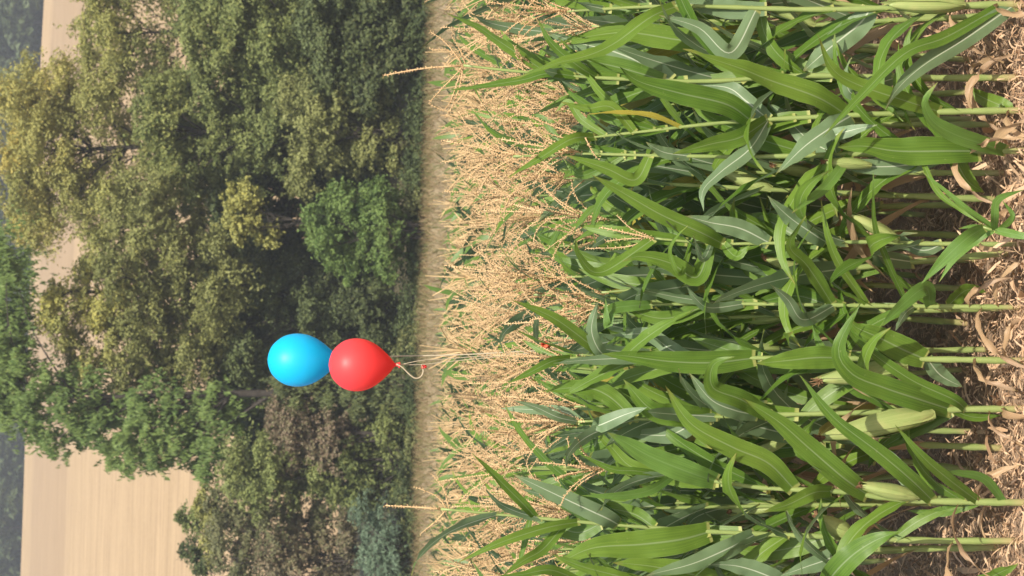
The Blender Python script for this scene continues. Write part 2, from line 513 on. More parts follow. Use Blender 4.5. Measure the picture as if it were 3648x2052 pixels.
def tree(name, label, cat, clumps, dist, base_y, mat, seed, leaf=0.16, lw=0.10, dens=2300, group=None, accent=None,
         trunk=0.17, base_x=None, depth=1.4, droop=0.3, back=0.55, hang=False, multi=1, sub=16, spray=0.3, flat=0.85, trunk_back=0.0):
    """clumps: (x, y, radius) of the branch masses in the 2576 px view of the photograph; each gets its own depth"""
    r = np.random.default_rng(seed)
    k = dist / F * PXF
    bx = P(1480, base_y * PXF, dist).x
    root = thing(name, (bx, dist, G(bx, dist) - 0.05), label, cat, group)
    o = np.array(root.location)
    V, FQ, T = [], [], []
    nv = 0
    centers = []
    for (x, y, ra) in clumps:
        rad = ra * k * 1.24
        dd = dist + r.uniform(-depth, depth)
        c = np.array(P(x * PXF, y * PXF, dd))
        layers = [(c, rad, 1.0)]
        if back: layers.append((c + np.array([r.uniform(-.6, .6) * rad, 1.2 * rad + r.uniform(0.5, 1.8), r.uniform(-.5, .3) * rad]), rad * 1.05, back))
        centers.append((c, rad))
        for (cc, rr, wt) in layers:
            leaf_k = 0.95
            n = int(dens * (0.84 if wt == 1.0 else 0.42) * (rr ** 2) * wt) + 20
            p, nm = clump_leaves(cc, rr, n, r, sub=sub, spray=spray, flat=flat)
            if hang:
                ax = r.normal(0, 0.35, (len(p), 3)); ax[:, 2] -= 1.0
                nm = nm * np.array([1, 1, 0.3]); nm[:, 1] -= 0.5
                v, f = leaf_quads(p, nm, leaf * leaf_k, lw * leaf_k, r, axis=ax)
            else:
                v, f = leaf_quads(p, nm, leaf * leaf_k, lw * leaf_k, r, droop)
            tn = np.zeros((len(p), 3))
            clr = r.uniform(0.25, 0.75)
            tn[:, 0] = np.clip(clr + r.normal(0, 0.24, len(p)), 0, 1)
            if accent is not None:
                am = accent(x, y)
                tn[:, 1] = np.clip(am * r.uniform(0.2, 1.5, len(p)) + (r.uniform(0, 1, len(p)) < am * 0.35) * 0.4, 0, 1)
            V.append(v - o); FQ.append(f + nv); nv += len(v)
            T.append(np.repeat(tn, 4, 0))
    mesh_obj('crown', np.concatenate(V), np.concatenate(FQ), mat, root, tint=np.concatenate(T), smooth=False)
    # trunk and limbs
    cs = np.array([c for c, _ in centers]); cen = cs.mean(0)
    for s in range(multi):
        g = Geo()
        b0 = np.array([r.uniform(-.35, .35) * (multi > 1), r.uniform(-.2, .2) + trunk_back, -0.3])
        mine = [c for i, c in enumerate(cs) if i % multi == s]
        if not mine: continue
        top = np.mean(mine, 0) - o
        top[2] = max(c[2] for c in mine) - o[2] - 0.4
        mid = np.array([top[0] * 0.35 + r.uniform(-.25, .25), top[1] * 0.4 + trunk_back * 0.9, top[2] * 0.45])
        line = catmull([b0, mid, top], 12)
        rad = np.linspace(trunk, trunk * 0.18, 12); rad[0] *= 1.35
        tube(g, line, rad, 8)
        g.obj('trunk', M_BARK, root)
        g = Geo()
        for c in mine:
            e = c - o
            hz = np.clip(e[2] - r.uniform(1.0, 2.4), line[2][2], line[-2][2])
            i = int(np.argmin(np.abs(line[:, 2] - hz)))
            st = line[i]
            md = st * 0.5 + e * 0.5 + np.array([0, 0, 0.25]) + r.normal(0, 0.15, 3)
            br = catmull([st, md, e], 8)
            r0 = min(rad[i] * 0.6, 0.075)
            tube(g, br, np.linspace(r0, 0.012, 8), 5)
            for _ in range(4):
                j = r.integers(3, 7)
                tw = r.normal(0, 0.25, 3); tw[2] = abs(tw[2])
                tube(g, [br[j], br[j] + tw * 0.5, br[j] + tw + np.array([0, 0, .12])], [0.02, 0.013, 0.006], 4)
        g.obj('branches', M_BARK, root)
    return root


FM_WOOD = foliage_material('foliage_wood', (0.045, 0.066, 0.026), (0.110, 0.145, 0.052), (0.1, 0.1, 0.05), 0.25)
FM_OLIVE = foliage_material('foliage_olive', (0.120, 0.138, 0.042), (0.305, 0.315, 0.110), (0.45, 0.42, 0.11), 0.3)
FM_GREEN = foliage_material('foliage_green', (0.092, 0.128, 0.040), (0.265, 0.300, 0.100), (0.38, 0.37, 0.10), 0.3)
FM_YELLOW = foliage_material('foliage_yellow', (0.215, 0.225, 0.065), (0.40, 0.39, 0.13), (0.55, 0.44, 0.11), 0.3)
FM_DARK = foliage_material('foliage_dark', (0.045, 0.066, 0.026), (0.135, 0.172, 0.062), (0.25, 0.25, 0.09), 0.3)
FM_BRIGHT = foliage_material('foliage_bright', (0.088, 0.150, 0.036), (0.205, 0.285, 0.080), (0.28, 0.34, 0.11), 0.3)
FM_ASH = foliage_material('foliage_ash', (0.078, 0.135, 0.034), (0.195, 0.275, 0.075), (0.31, 0.33, 0.09), 0.3)
FM_BROWN = foliage_material('foliage_brown', (0.105, 0.122, 0.050), (0.215, 0.215, 0.100), (0.235, 0.175, 0.115), 0.3)
FM_BLUE = foliage_material('foliage_bluegreen', (0.105, 0.155, 0.095), (0.22, 0.30, 0.19), (0.28, 0.32, 0.18), 0.3)


def build_trees():
    tree('yellowing_tree', 'tall tree with yellow autumn tints at the crown, tallest in the middle of the belt', 'tree',
         [(40, 250, 45), (75, 215, 60), (60, 310, 60), (45, 400, 55), (50, 480, 50), (60, 555, 50), (120, 260, 70), (110, 350, 60), (105, 440, 60),
          (120, 520, 60), (170, 210, 55), (180, 300, 65), (170, 420, 60), (190, 500, 60), (235, 180, 50), (245, 270, 60), (235, 470, 60), (290, 240, 55),
          (300, 440, 55), (330, 330, 40), (350, 500, 50), (390, 400, 50), (95, 590, 35), (230, 560, 45)],
         78, 350, FM_YELLOW, 3, leaf=0.15, dens=1500, accent=lambda x, y: np.clip(0.75 - x / 330, 0.05, 0.7) * (0.5 + 0.5 * math.sin(x * 0.05 + y * 0.03)), trunk=0.24, depth=1.8)
    tree('olive_tree', 'slender olive-green tree with thin crown, stubble showing through its gaps at the upper edge', 'tree',
         [(225, 70, 45), (255, 30, 45), (280, 100, 50), (300, 30, 50), (330, 150, 55), (360, 100, 40), (390, 190, 50), (420, 130, 40), (300, 190, 45),
          (430, -20, 50), (330, -30, 60), (240, -40, 50), (450, 230, 45)],
         76, 60, FM_OLIVE, 4, dens=1250, accent=lambda x, y: 0.35 if x < 310 else 0.08, trunk=0.15)
    tree('oak_tree', 'dense dark green oak with pale lit clumps nearest the top edge of the photo', 'tree',
         [(480, 40, 50), (500, 110, 50), (540, 60, 60), (570, 140, 55), (600, 20, 60), (620, 90, 60), (650, 170, 50), (680, 40, 60), (690, 120, 60),
          (740, 80, 60), (760, 20, 60), (770, 160, 60), (560, -30, 60), (650, -50, 70), (740, -50, 70), (520, 190, 40)],
         70, 80, FM_GREEN, 5, leaf=0.17, dens=1900, trunk=0.28, accent=lambda x, y: 0.12)
    tree('maple_tree', 'rounded green tree standing in front of the yellow tree', 'tree',
         [(365, 300, 40), (390, 250, 45), (400, 360, 50), (430, 310, 55), (440, 220, 45), (440, 420, 50), (480, 270, 55), (490, 370, 60), (510, 440, 50),
          (530, 220, 50), (550, 310, 60), (560, 400, 60), (600, 250, 55), (620, 340, 60), (620, 430, 50), (660, 280, 55), (690, 370, 50), (700, 230, 50), (740, 300, 50), (480, 480, 45)],
         72, 330, FM_GREEN, 6, leaf=0.15, dens=2100, trunk=0.22, accent=lambda x, y: 0.22 if x < 480 else 0.06)
    tree('broad_tree', 'broad olive tree with yellow-green tip, above the blue balloon', 'tree',
         [(275, 500, 45), (300, 560, 45), (330, 480, 45), (380, 540, 50), (410, 480, 45), (430, 560, 50), (260, 640, 50), (225, 700, 40), (215, 765, 35),
          (300, 690, 55), (260, 790, 50), (310, 770, 55), (290, 860, 55), (350, 830, 60), (350, 620, 55), (390, 700, 60), (400, 780, 60), (370, 910, 55),
          (430, 860, 60), (450, 640, 55), (470, 730, 60), (480, 810, 60), (490, 910, 50), (440, 940, 45), (530, 660, 50), (540, 770, 60), (550, 860, 55),
          (590, 720, 45), (500, 560, 50), (560, 620, 45), (130, 790, 42), (165, 830, 42), (150, 750, 34), (200, 880, 40), (230, 930, 36), (320, 950, 40)],
         70, 760, FM_OLIVE, 7, leaf=0.15, dens=1900, trunk=0.30, trunk_back=7.0, accent=lambda x, y: 0.65 if (x < 320 and 690 < y < 800) else (0.3 if x < 300 else 0.06))
    tree('ash_tree', 'tall fresh green ash with drooping leaf sprays hanging over the stubble', 'tree',
         [(15, 640, 50), (40, 700, 45), (20, 770, 55), (45, 830, 50), (20, 900, 55), (45, 960, 50), (25, 1030, 50), (-30, 850, 70), (-30, 1000, 60),
          (85, 1020, 38), (95, 1080, 34), (120, 960, 34), (135, 1110, 32), (160, 1020, 34), (185, 960, 34), (205, 1040, 40), (215, 1090, 30),
          (250, 990, 45), (260, 1080, 42), (290, 1140, 32), (310, 1030, 45), (330, 1110, 42), (335, 1165, 28), (370, 1010, 45), (380, 1080, 42),
          (400, 1150, 34), (430, 1030, 42), (450, 1110, 42), (490, 1060, 42), (500, 1140, 38), (545, 1020, 42), (555, 1100, 42), (600, 1050, 45), (520, 1180, 30)],
         68.5, 1000, FM_ASH, 8, leaf=0.24, lw=0.085, dens=1350, trunk=0.22, hang=True, back=0.25, flat=1.0, accent=lambda x, y: 0.05)
    tree('yellow_maple_sapling', 'small sapling with yellow-green leaves in front of the dark hollow', 'tree',
         [(585, 490, 26), (590, 540, 30), (620, 500, 32), (630, 550, 28), (655, 580, 24), (605, 580, 24), (650, 510, 22), (690, 600, 22)],
         66, 560, FM_OLIVE, 9, leaf=0.15, lw=0.11, dens=2600, trunk=0.06, back=0, depth=0.5, accent=lambda x, y: 0.5)
    tree('bright_shrub', 'bright green leafy shrub standing out in the middle of the hedge', 'shrub',
         [(800, 585, 32), (830, 540, 40), (835, 620, 40), (870, 500, 38), (875, 580, 50), (880, 660, 38), (920, 540, 48), (925, 630, 48), (960, 490, 38),
          (965, 580, 50), (970, 660, 34), (1000, 530, 36), (1005, 620, 36), (780, 540, 22)],
         64.6, 580, FM_BRIGHT, 10, leaf=0.15, lw=0.085, dens=2900, trunk=0.06, back=0.3, depth=0.6, multi=3)
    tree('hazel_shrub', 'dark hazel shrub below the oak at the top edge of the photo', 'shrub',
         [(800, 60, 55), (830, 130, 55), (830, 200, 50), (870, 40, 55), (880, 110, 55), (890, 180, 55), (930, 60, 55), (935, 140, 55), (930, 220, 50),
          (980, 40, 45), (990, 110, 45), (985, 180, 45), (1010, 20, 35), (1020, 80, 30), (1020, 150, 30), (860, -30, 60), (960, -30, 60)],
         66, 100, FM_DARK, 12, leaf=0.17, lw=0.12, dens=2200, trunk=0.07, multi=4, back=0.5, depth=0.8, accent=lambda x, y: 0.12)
    tree('hawthorn_shrub', 'hawthorn with grey bare stems and olive clumps beside the bright shrub', 'shrub',
         [(740, 250, 50), (790, 230, 40), (800, 300, 50), (830, 370, 45), (860, 280, 40), (880, 340, 45), (900, 390, 36), (930, 290, 36), (940, 370, 34), (970, 250, 34), (780, 390, 50), (760, 450, 45),
          (990, 320, 26), (1000, 400, 28)],
         66.5, 330, FM_OLIVE, 13, leaf=0.14, dens=2000, trunk=0.06, multi=4, back=0.4, depth=0.8)
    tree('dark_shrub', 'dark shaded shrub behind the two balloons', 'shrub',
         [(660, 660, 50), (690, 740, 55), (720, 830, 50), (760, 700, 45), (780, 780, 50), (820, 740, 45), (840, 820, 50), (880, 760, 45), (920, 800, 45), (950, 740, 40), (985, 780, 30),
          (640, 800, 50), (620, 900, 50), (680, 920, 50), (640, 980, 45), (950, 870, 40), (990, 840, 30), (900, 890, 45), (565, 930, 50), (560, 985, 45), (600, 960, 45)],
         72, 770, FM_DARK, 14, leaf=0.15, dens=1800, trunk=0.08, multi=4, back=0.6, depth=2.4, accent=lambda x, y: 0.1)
    tree('elder_shrub', 'shrub with hanging green leaves just below the red balloon', 'shrub',
         [(800, 960, 42), (840, 1000, 45), (880, 960, 40), (900, 1010, 40), (930, 960, 40), (960, 1000, 38), (760, 1000, 45), (990, 950, 28), (1000, 1010, 26), (720, 980, 45)],
         66.5, 980, FM_DARK, 15, leaf=0.18, lw=0.09, dens=2000, trunk=0.06, multi=3, hang=True, back=0.5, depth=0.6, accent=lambda x, y: 0.18)
    tree('brown_shrub', 'shrub with withered brown-red leaves below the ash tree', 'shrub',
         [(700, 1050, 40), (730, 1090, 45), (770, 1060, 42), (790, 1120, 42), (740, 1150, 42), (830, 1080, 40), (830, 1150, 36), (880, 1070, 36)],
         66, 1090, FM_BROWN, 16, leaf=0.12, dens=2600, trunk=0.06, multi=3, back=0.5, depth=0.6, accent=lambda x, y: 0.75)
    tree('tangled_shrub', 'green tangled shrub between the brown shrub and the stubble edge', 'shrub',
         [(600, 1150, 45), (640, 1200, 45), (590, 1210, 40), (680, 1140, 45), (700, 1200, 45), (750, 1220, 45), (800, 1190, 42), (850, 1220, 42), (880, 1150, 42), (920, 1110, 40), (930, 1190, 42),
          (970, 1080, 34), (980, 1150, 36), (1000, 1220, 26), (650, 1260, 42), (900, 1250, 36), (950, 1250, 34), (1000, 1090, 26)],
         66.2, 1160, FM_GREEN, 17, leaf=0.15, lw=0.08, dens=2200, trunk=0.07, multi=4, back=0.5, depth=0.8, accent=lambda x, y: 0.06)
    tree('russet_shrub', 'wide shrub with russet-brown lower leaves at the bottom edge of the photo', 'shrub',
         [(545, 1270, 30), (560, 1330, 34), (555, 1400, 34), (600, 1300, 42), (620, 1370, 45), (610, 1440, 45), (680, 1320, 45), (690, 1400, 48), (740, 1290, 42), (750, 1360, 48), (760, 1440, 48),
          (810, 1310, 42), (820, 1390, 46), (850, 1450, 46), (870, 1340, 40), (890, 1400, 36), (700, 1480, 50), (600, 1500, 50), (820, 1510, 50)],
         66.8, 1390, FM_BROWN, 18, leaf=0.13, dens=2200, trunk=0.07, multi=4, back=0.5, depth=0.8, accent=lambda x, y: 0.5 if x > 640 and y > 1320 else 0.05)
    tree('willow_shrub', 'low blue-green willowy shrub at the foot of the russet shrub', 'shrub',
         [(905, 1290, 26), (935, 1330, 30), (930, 1400, 32), (965, 1370, 32), (970, 1430, 34), (1000, 1400, 26), (1005, 1450, 28), (960, 1300, 26), (990, 1340, 22), (950, 1480, 34)],
         64.8, 1390, FM_BLUE, 19, leaf=0.15, lw=0.05, dens=2900, trunk=0.04, multi=3, back=0.2, depth=0.4)
    tree('small_bush', 'small round bush against the stubble, next to the drooping ash', 'shrub',
         [(455, 1300, 16), (475, 1320, 18), (490, 1295, 16), (500, 1330, 16)],
         72, 1310, FM_GREEN, 20, leaf=0.12, dens=3000, trunk=0.04, back=0.4, depth=0.4)
    tree('dark_bush', 'small dark bush against the stubble, nearest the bottom edge of the photo', 'shrub',
         [(462, 1385, 14), (485, 1400, 18), (505, 1390, 16), (515, 1425, 18), (500, 1435, 14)],
         72, 1410, FM_DARK, 21, leaf=0.12, dens=3000, trunk=0.04, back=0.4, depth=0.4)
    tree('golden_bush', 'low bush of yellowing leaves at the edge of the stubble', 'shrub',
         [(505, 1270, 20), (520, 1310, 20), (525, 1360, 20), (515, 1245, 18), (535, 1290, 22), (535, 1400, 20)],
         70, 1300, FM_OLIVE, 22, leaf=0.12, dens=2600, trunk=0.03, back=0.3, depth=0.3, accent=lambda x, y: 0.3)

    # trees of the second rank that close the gaps with shade
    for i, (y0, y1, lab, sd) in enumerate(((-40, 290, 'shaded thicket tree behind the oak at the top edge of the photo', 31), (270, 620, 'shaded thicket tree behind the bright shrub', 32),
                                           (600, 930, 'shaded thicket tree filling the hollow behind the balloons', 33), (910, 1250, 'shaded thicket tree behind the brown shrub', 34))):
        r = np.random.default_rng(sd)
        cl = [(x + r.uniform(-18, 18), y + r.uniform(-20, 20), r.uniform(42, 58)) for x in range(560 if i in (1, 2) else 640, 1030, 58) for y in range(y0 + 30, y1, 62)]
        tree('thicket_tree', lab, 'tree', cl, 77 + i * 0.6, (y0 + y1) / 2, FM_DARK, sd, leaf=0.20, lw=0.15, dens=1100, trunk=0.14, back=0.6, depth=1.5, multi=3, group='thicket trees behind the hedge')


build_trees()


def undergrowth():
    r = np.random.default_rng(45)
    V, FQ, T = [], [], []; nv = 0
    for i in range(170):
        x = r.uniform(-15, 15); y = r.uniform(65.0, 67.5); h = r.uniform(0.35, 0.9)
        c = np.array([x, y, G(x, y) + h * 0.45])
        p, nm = clump_leaves(c, h, int(420 * h), r, sub=8)
        p[:, 2] = np.maximum(p[:, 2], ground_z(p[:, 0], p[:, 1]) + 0.02)
        v, f = leaf_quads(p, nm, 0.15, 0.08, r, 0.3)
        V.append(v); FQ.append(f + nv); nv += len(v)
        t = np.zeros((len(p), 3)); t[:, 0] = np.clip(r.uniform(.2, .8) + r.normal(0, .2, len(p)), 0, 1); t[:, 1] = (r.uniform() < .25) * r.uniform(.2, .8, len(p))
        T.append(np.repeat(t, 4, 0))
    o = mesh_obj('undergrowth', np.concatenate(V), np.concatenate(FQ), FM_DARK, tint=np.concatenate(T), smooth=False)
    tag(o, 'low dark weeds and brambles along the foot of the trees', None, None, 'stuff')


undergrowth()


def distant_wood():
    r = np.random.default_rng(40)
    V, FQ, T = [], [], []; nv = 0
    gt = Geo()
    for row, (y0, n, hh) in enumerate(((316, 40, 9), (322, 36, 13), (332, 32, 17), (345, 30, 22), (362, 32, 27), (375, 34, 29))):
        for i in range(n):
            x = -105 + 210 * (i + r.uniform(0.1, 0.9)) / n
            y = y0 + r.uniform(-2, 3)
            h = hh * r.uniform(0.75, 1.2)
            gz = G(x, y)
            tube(gt, [(x, y, gz - 0.3), (x, y, gz + h * 0.7)], [0.25, 0.1], 5)
            hue = r.uniform(0.2, 0.8)
            for _ in range(12):
                e = r.normal(size=3); e /= np.linalg.norm(e)
                c = np.array([x, y, gz + h * 0.54]) + e * np.array([h * .24, h * .22, h * .38])
                p, nm = clump_leaves(c, h * 0.19, 56, r, sub=5)
                v, f = leaf_quads(p, nm, 1.35, 1.15, r)
                V.append(v); FQ.append(f + nv); nv += len(v)
                t = np.zeros((len(p), 3)); t[:, 0] = np.clip(hue + r.normal(0, .2, len(p)), 0, 1)
                T.append(np.repeat(t, 4, 0))
    o = mesh_obj('distant_wood', np.concatenate(V), np.concatenate(FQ), FM_WOOD, tint=np.concatenate(T), smooth=False)
    tag(o, 'dark bluish wood along the ridge above the stubble hillside', None, None, 'stuff')
    g = gt.obj('distant_wood_trunks', M_BARK)
    tag(g, 'dark trunks of the wood on the ridge', None, None, 'stuff')


distant_wood()


# ------------------------------------------------------------------ grasses and litter (stuff)
def blades(name, label, mat, n, xr, yr, h, w, seed, lean=0.35, accent=0.0, mask=None):
    r = np.random.default_rng(seed)
    x = r.uniform(*xr, n); y = r.uniform(*yr, n)
    if mask is not None:
        k = mask(x, y, r); x, y = x[k], y[k]; n = len(x)
    z = ground_z(x, y)
    b = np.stack([x, y, z], 1)
    ang = r.uniform(0, 2 * math.pi, n)
    side = np.stack([np.cos(ang), np.sin(ang) * 0.4, np.zeros(n)], 1)
    hh = (h * r.uniform(0.4, 1.3, n))[:, None]
    ww = (w * r.uniform(0.5, 1.4, n))[:, None]
    ln = r.normal(0, lean, (n, 3)); ln[:, 2] = 1
    m = b + ln * hh * 0.55
    t = b + ln * np.array([1.7, 1.7, 1]) * hh
    v = np.stack([b - side * ww, b + side * ww, m + side * ww * .7, m - side * ww * .7, t, t - side * ww * 0.05], 1).reshape(-1, 3)
    i = np.arange(n)[:, None] * 6
    f = np.concatenate([i + np.array([[0, 1, 2, 3]]), i + np.array([[3, 2, 4, 5]])])
    tn = np.zeros((n, 3)); tn[:, 0] = r.uniform(0, 1, n); tn[:, 1] = (r.uniform(0, 1, n) < accent) * r.uniform(.3, 1, n)
    o = mesh_obj(name, v, f, mat, tint=np.repeat(tn, 6, 0), smooth=False)
    return tag(o, label, None, None, 'stuff')


blades('dry_grass', 'brown dry grass on the bank before the trees', M_GRASS, 32000, (-15, 15), (56.6, 66.5), 0.34, 0.014, 51, accent=0.36)
blades('green_verge', 'strip of fresh green growth at the far edge of the maize', M_GREEN, 16000, (-4, 15), (59.3, 61.6), 0.30, 0.02, 52, lean=0.3, accent=0.2,
       mask=lambda x, y, r: r.uniform(0, 1, len(x)) < np.clip((x + 1) / 6, 0.03, 1) * (y < 59.6 + 0.19 * np.clip(x, 0, 10)))


def litter():
    r = np.random.default_rng(60)
    n = 56000
    y = 6.6 + 7.5 * r.uniform(0, 1, n) ** 1.3
    x = r.uniform(-1, 1, n) * (0.19 * y + 0.7)
    z = ground_z(x, y) + r.uniform(0.0, 0.03, n)
    L = r.uniform(0.015, 0.075, n); w = r.uniform(0.0015, 0.0055, n)
    big = r.uniform(0, 1, n) < 0.03
    L[big] *= 3.0; w[big] *= 2.6
    a = r.uniform(0, 2 * math.pi, n)
    d = np.stack([np.cos(a), np.sin(a), r.normal(0.12, 0.35, n)], 1)
    d /= np.linalg.norm(d, axis=1)[:, None]
    s = np.cross(d, np.stack([r.normal(0, .35, n), r.normal(0, .35, n), np.ones(n)], 1)); s /= np.linalg.norm(s, axis=1)[:, None]
    up = np.cross(s, d); up *= np.sign(up[:, 2:3] + 1e-9)
    c = np.stack([x, y, z + 0.004 + np.abs(d[:, 2]) * L * 0.5], 1)
    arch = (L * r.uniform(0.0, 0.22, n))[:, None]
    rows = []
    for t, k in ((-0.5, 0.5), (-0.17, 1.0), (0.17, 0.9), (0.5, 0.25)):
        p = c + d * (L * t)[:, None] + up * arch * (1 - 4 * t * t)
        rows += [p - s * (w * k)[:, None], p + s * (w * k)[:, None]]
    v = np.stack(rows, 1).reshape(-1, 3)
    i = np.arange(n)[:, None] * 8
    f = np.concatenate([i + np.array([[0, 1, 3, 2]]), i + np.array([[2, 3, 5, 4]]), i + np.array([[4, 5, 7, 6]])])
    tn = np.zeros((n, 3)); tn[:, 0] = r.uniform(0, 1, n) ** 0.8; tn[:, 1] = (r.uniform(0, 1, n) < 0.15) * 0.8
    o = mesh_obj('straw_litter', v, f, M_STRAW, tint=np.repeat(tn, 8, 0), smooth=False)
    tag(o, 'dry straw and leaf litter covering the soil between the stalks', None, None, 'stuff')


litter()

# ------------------------------------------------------------------ maize
SPROF = np.array([-1, -0.5, 0, 0.5, 1])


def ribbon(ctrl, W, nh, r, nseg=14, fold=0.22, wave=0.10, tw0=0.0, tw1=0.0, cols=5, under=False, bw=0.66, peak=0.36):
    """maize blade along ctrl: V-folded, wavy margins, pointed tip. Returns verts, faces, uv"""
    p = catmull(ctrl, nseg + 1)
    T = np.gradient(p, axis=0); T /= np.linalg.norm(T, axis=1)[:, None] + 1e-12
    nh = np.asarray(nh, float)
    s = SPROF if cols == 5 else np.array([-1, 0, 1])
    ph = r.uniform(0, 6.28, 2); fq = r.uniform(11, 19, 2)
    v, uv = [], []
    for i in range(nseg + 1):
        t = i / nseg
        n = nh[i] if nh.ndim == 2 else nh
        n = n - (n @ T[i]) * T[i]; n /= np.linalg.norm(n) + 1e-9
        b = np.cross(T[i], n)
        a = tw0 + (tw1 - tw0) * t
        n, b = n * math.cos(a) + b * math.sin(a), b * math.cos(a) - n * math.sin(a)
        if under: n, b = -n, -b
        w = W * (bw + (1 - bw) * math.sin(min(t / peak, 1) * math.pi / 2)) * ((1 - max(0, (t - peak) / (1 - peak)) ** 2.1) if t > peak else 1)
        w = max(w, 0.0015) * 0.5
        for k in s:
            e = wave * W * abs(k) ** 2 * math.sin(fq[0 if k < 0 else 1] * t + ph[0 if k < 0 else 1]) * min(1, t * 4) * (1 - t * 0.5)
            e += 0.35 * wave * W * abs(k) ** 3 * math.sin(2.7 * fq[1 if k < 0 else 0] * t + 2 * ph[0] + k)
            v.append(p[i] + b * k * w + n * (fold * abs(k) * w * (1 - 0.5 * t) + e))
            uv.append(((k + 1) / 2, t))
    c = len(s)
    f = [(i * c + j, i * c + j + 1, (i + 1) * c + j + 1, (i + 1) * c + j) for i in range(nseg) for j in range(c - 1)]
    return v, f, uv


def blade_curve(start, az, a0, a1, L, r, n=7, sag=1.6):
    """arched blade in a vertical plane: a0, a1 = angle from the vertical at base and tip"""
    d = np.array([math.cos(az), math.sin(az), 0]); side = np.array([-d[1], d[0], 0])
    p = np.array(start, float); out = [p.copy()]; nrm = []
    bend = r.normal(0, 0.12)
    for i in range(n):
        t = (i + 0.5) / n
        a = a0 + (a1 - a0) * t ** sag
        p = p + (d * math.sin(a) + np.array([0, 0, 1]) * math.cos(a) + side * bend * t) * L / n
        out.append(p.copy())
    return out, d


def spikelets(g, pts, r, step=0.011, size=0.012, w=0.0036):
    """two ranks of little pointed florets along a tassel branch"""
    L = np.linalg.norm(np.diff(pts, axis=0), axis=1).sum()
    n = max(3, int(L / step))
    q = catmull(pts, n)
    T = np.gradient(q, axis=0); T /= np.linalg.norm(T, axis=1)[:, None] + 1e-12
    for i in range(n):
        for k in range(2):
            o = r.normal(size=3); o -= (o @ T[i]) * T[i]; o /= np.linalg.norm(o) + 1e-9
            d = T[i] * 0.75 + o * 0.65 + np.array([0, 0, -0.35 * r.uniform(0, 1)])
            d /= np.linalg.norm(d)
            b = np.cross(d, o); b /= np.linalg.norm(b) + 1e-9
            a = q[i]; e = a + d * size * r.uniform(0.7, 1.3)
            m = a + d * size * 0.45
            g.add([a, m + b * w, m - b * w * 0.5 + o * w, m - b * w * .5 - o * w * .6, e], [(0, 1, 2), (0, 2, 3), (0, 3, 1), (4, 2, 1), (4, 3, 2), (4, 1, 3)])


def tassel_geo(base, direction, r, spike=0.34, nb=8, fine=True, branches=None):
    g = Geo()
    base = np.array(base, float); d = np.array(direction, float); d /= np.linalg.norm(d)
    lines = []
    if branches is not None:
        lines = branches
    else:
        tip = base + d * spike + np.array([r.normal(0, .03), r.normal(0, .03), 0])
        lines.append(([base, base * .5 + tip * .5, tip], 0.0042))
        for i in range(nb):
            t = 0.02 + 0.34 * i / nb
            st = base + d * spike * t
            az = i * 2.4 + r.uniform(-.5, .5)
            L = spike * r.uniform(0.55, 0.82)
            a0 = R(r.uniform(16, 34)); a1 = R(r.uniform(30, 95))
            c, _ = blade_curve(st, az, a0, a1, L, r, 4)
            lines.append((c, 0.003))
    for pts, ra in lines:
        c = catmull(pts, 6)
        tube(g, c, np.linspace(ra, ra * 0.5, 6), 4)
        if fine: spikelets(g, catmull(pts, 8), r, w=0.0048 if ra > 0.0035 else 0.0034)
    return g


def stalk_geo(line, r, r0=0.0145, r1=0.0048, nodes=11, sides=8):
    """stalk with swollen nodes and sheaths"""
    g = Geo()
    q = catmull(line, nodes * 4 + 1)
    n = len(q)
    rad = []
    for i in range(n):
        t = i / (n - 1)
        base = r0 + (r1 - r0) * t
        k = i % 4
        rad.append(base * (1.22 if k == 0 else (1.12 if k == 1 else (1.05 if k == 2 else 0.97))))
    tube(g, q, rad, sides)
    return g


def ear_geo(base, tip, W, r, silk=True):
    """husk-wrapped cob with overlapping leaves and a pointed mouth"""
    base = np.array(base, float); tip = np.array(tip, float)
    ax = tip - base; L = np.linalg.norm(ax); ax /= L
    a = np.cross(ax, [0.2, 0.9, 0.3]); a /= np.linalg.norm(a); b = np.cross(ax, a)
    g = Geo()
    prof = [(0, .30), (.05, .55), (.15, .82), (.3, .98), (.45, 1.0), (.6, .93), (.75, .76), (.88, .5), (.96, .27), (1.0, .10)]
    S = 16; v, uv, f = [], [], []
    for i, (t, k) in enumerate(prof):
        for s in range(S):
            an = 2 * math.pi * s / S
            rr = W / 2 * k * (1 + 0.07 * math.cos(3 * an + 5 * t) + 0.03 * math.cos(7 * an))
            v.append(base + ax * L * t + (a * math.cos(an) + b * math.sin(an)) * rr)
            uv.append((s / S, t))
    for i in range(len(prof) - 1):
        for s in range(S):
            s2 = (s + 1) % S
            f.append((i * S + s, i * S + s2, (i + 1) * S + s2, (i + 1) * S + s))
    f.append(tuple((len(prof) - 1) * S + s for s in range(S)))
    g.add(v, f, uv)
    for k in range(3):                       # free husk leaves lapping the cob
        an = 2.1 * k + r.uniform(0, 1)
        o = a * math.cos(an) + b * math.sin(an)
        c = [base + o * W * 0.2, base + ax * L * .3 + o * W * 0.53, base + ax * L * .62 + o * W * 0.51, base + ax * L * (.98 + .06 * k) + o * W * (0.20 + 0.1 * k)]
        g.add(*ribbon(c, W * 0.95, o, r, 8, fold=-0.5, wave=0.02, peak=0.3, bw=.6))
    sg = None
    if silk:
        sg = Geo()
        for k in range(44):
            o = r.normal(size=3); o -= (o @ ax) * ax; o /= np.linalg.norm(o)
            s0 = tip - ax * L * 0.03
            e = s0 + ax * L * r.uniform(.06, .2) + o * W * r.uniform(.05, .32) + np.array([0, 0, -.014])
            tube(sg, [s0, s0 + ax * L * .07 + o * W * .12, e], [.003, .0028, .0018], 3, cap=False)
    return g, sg


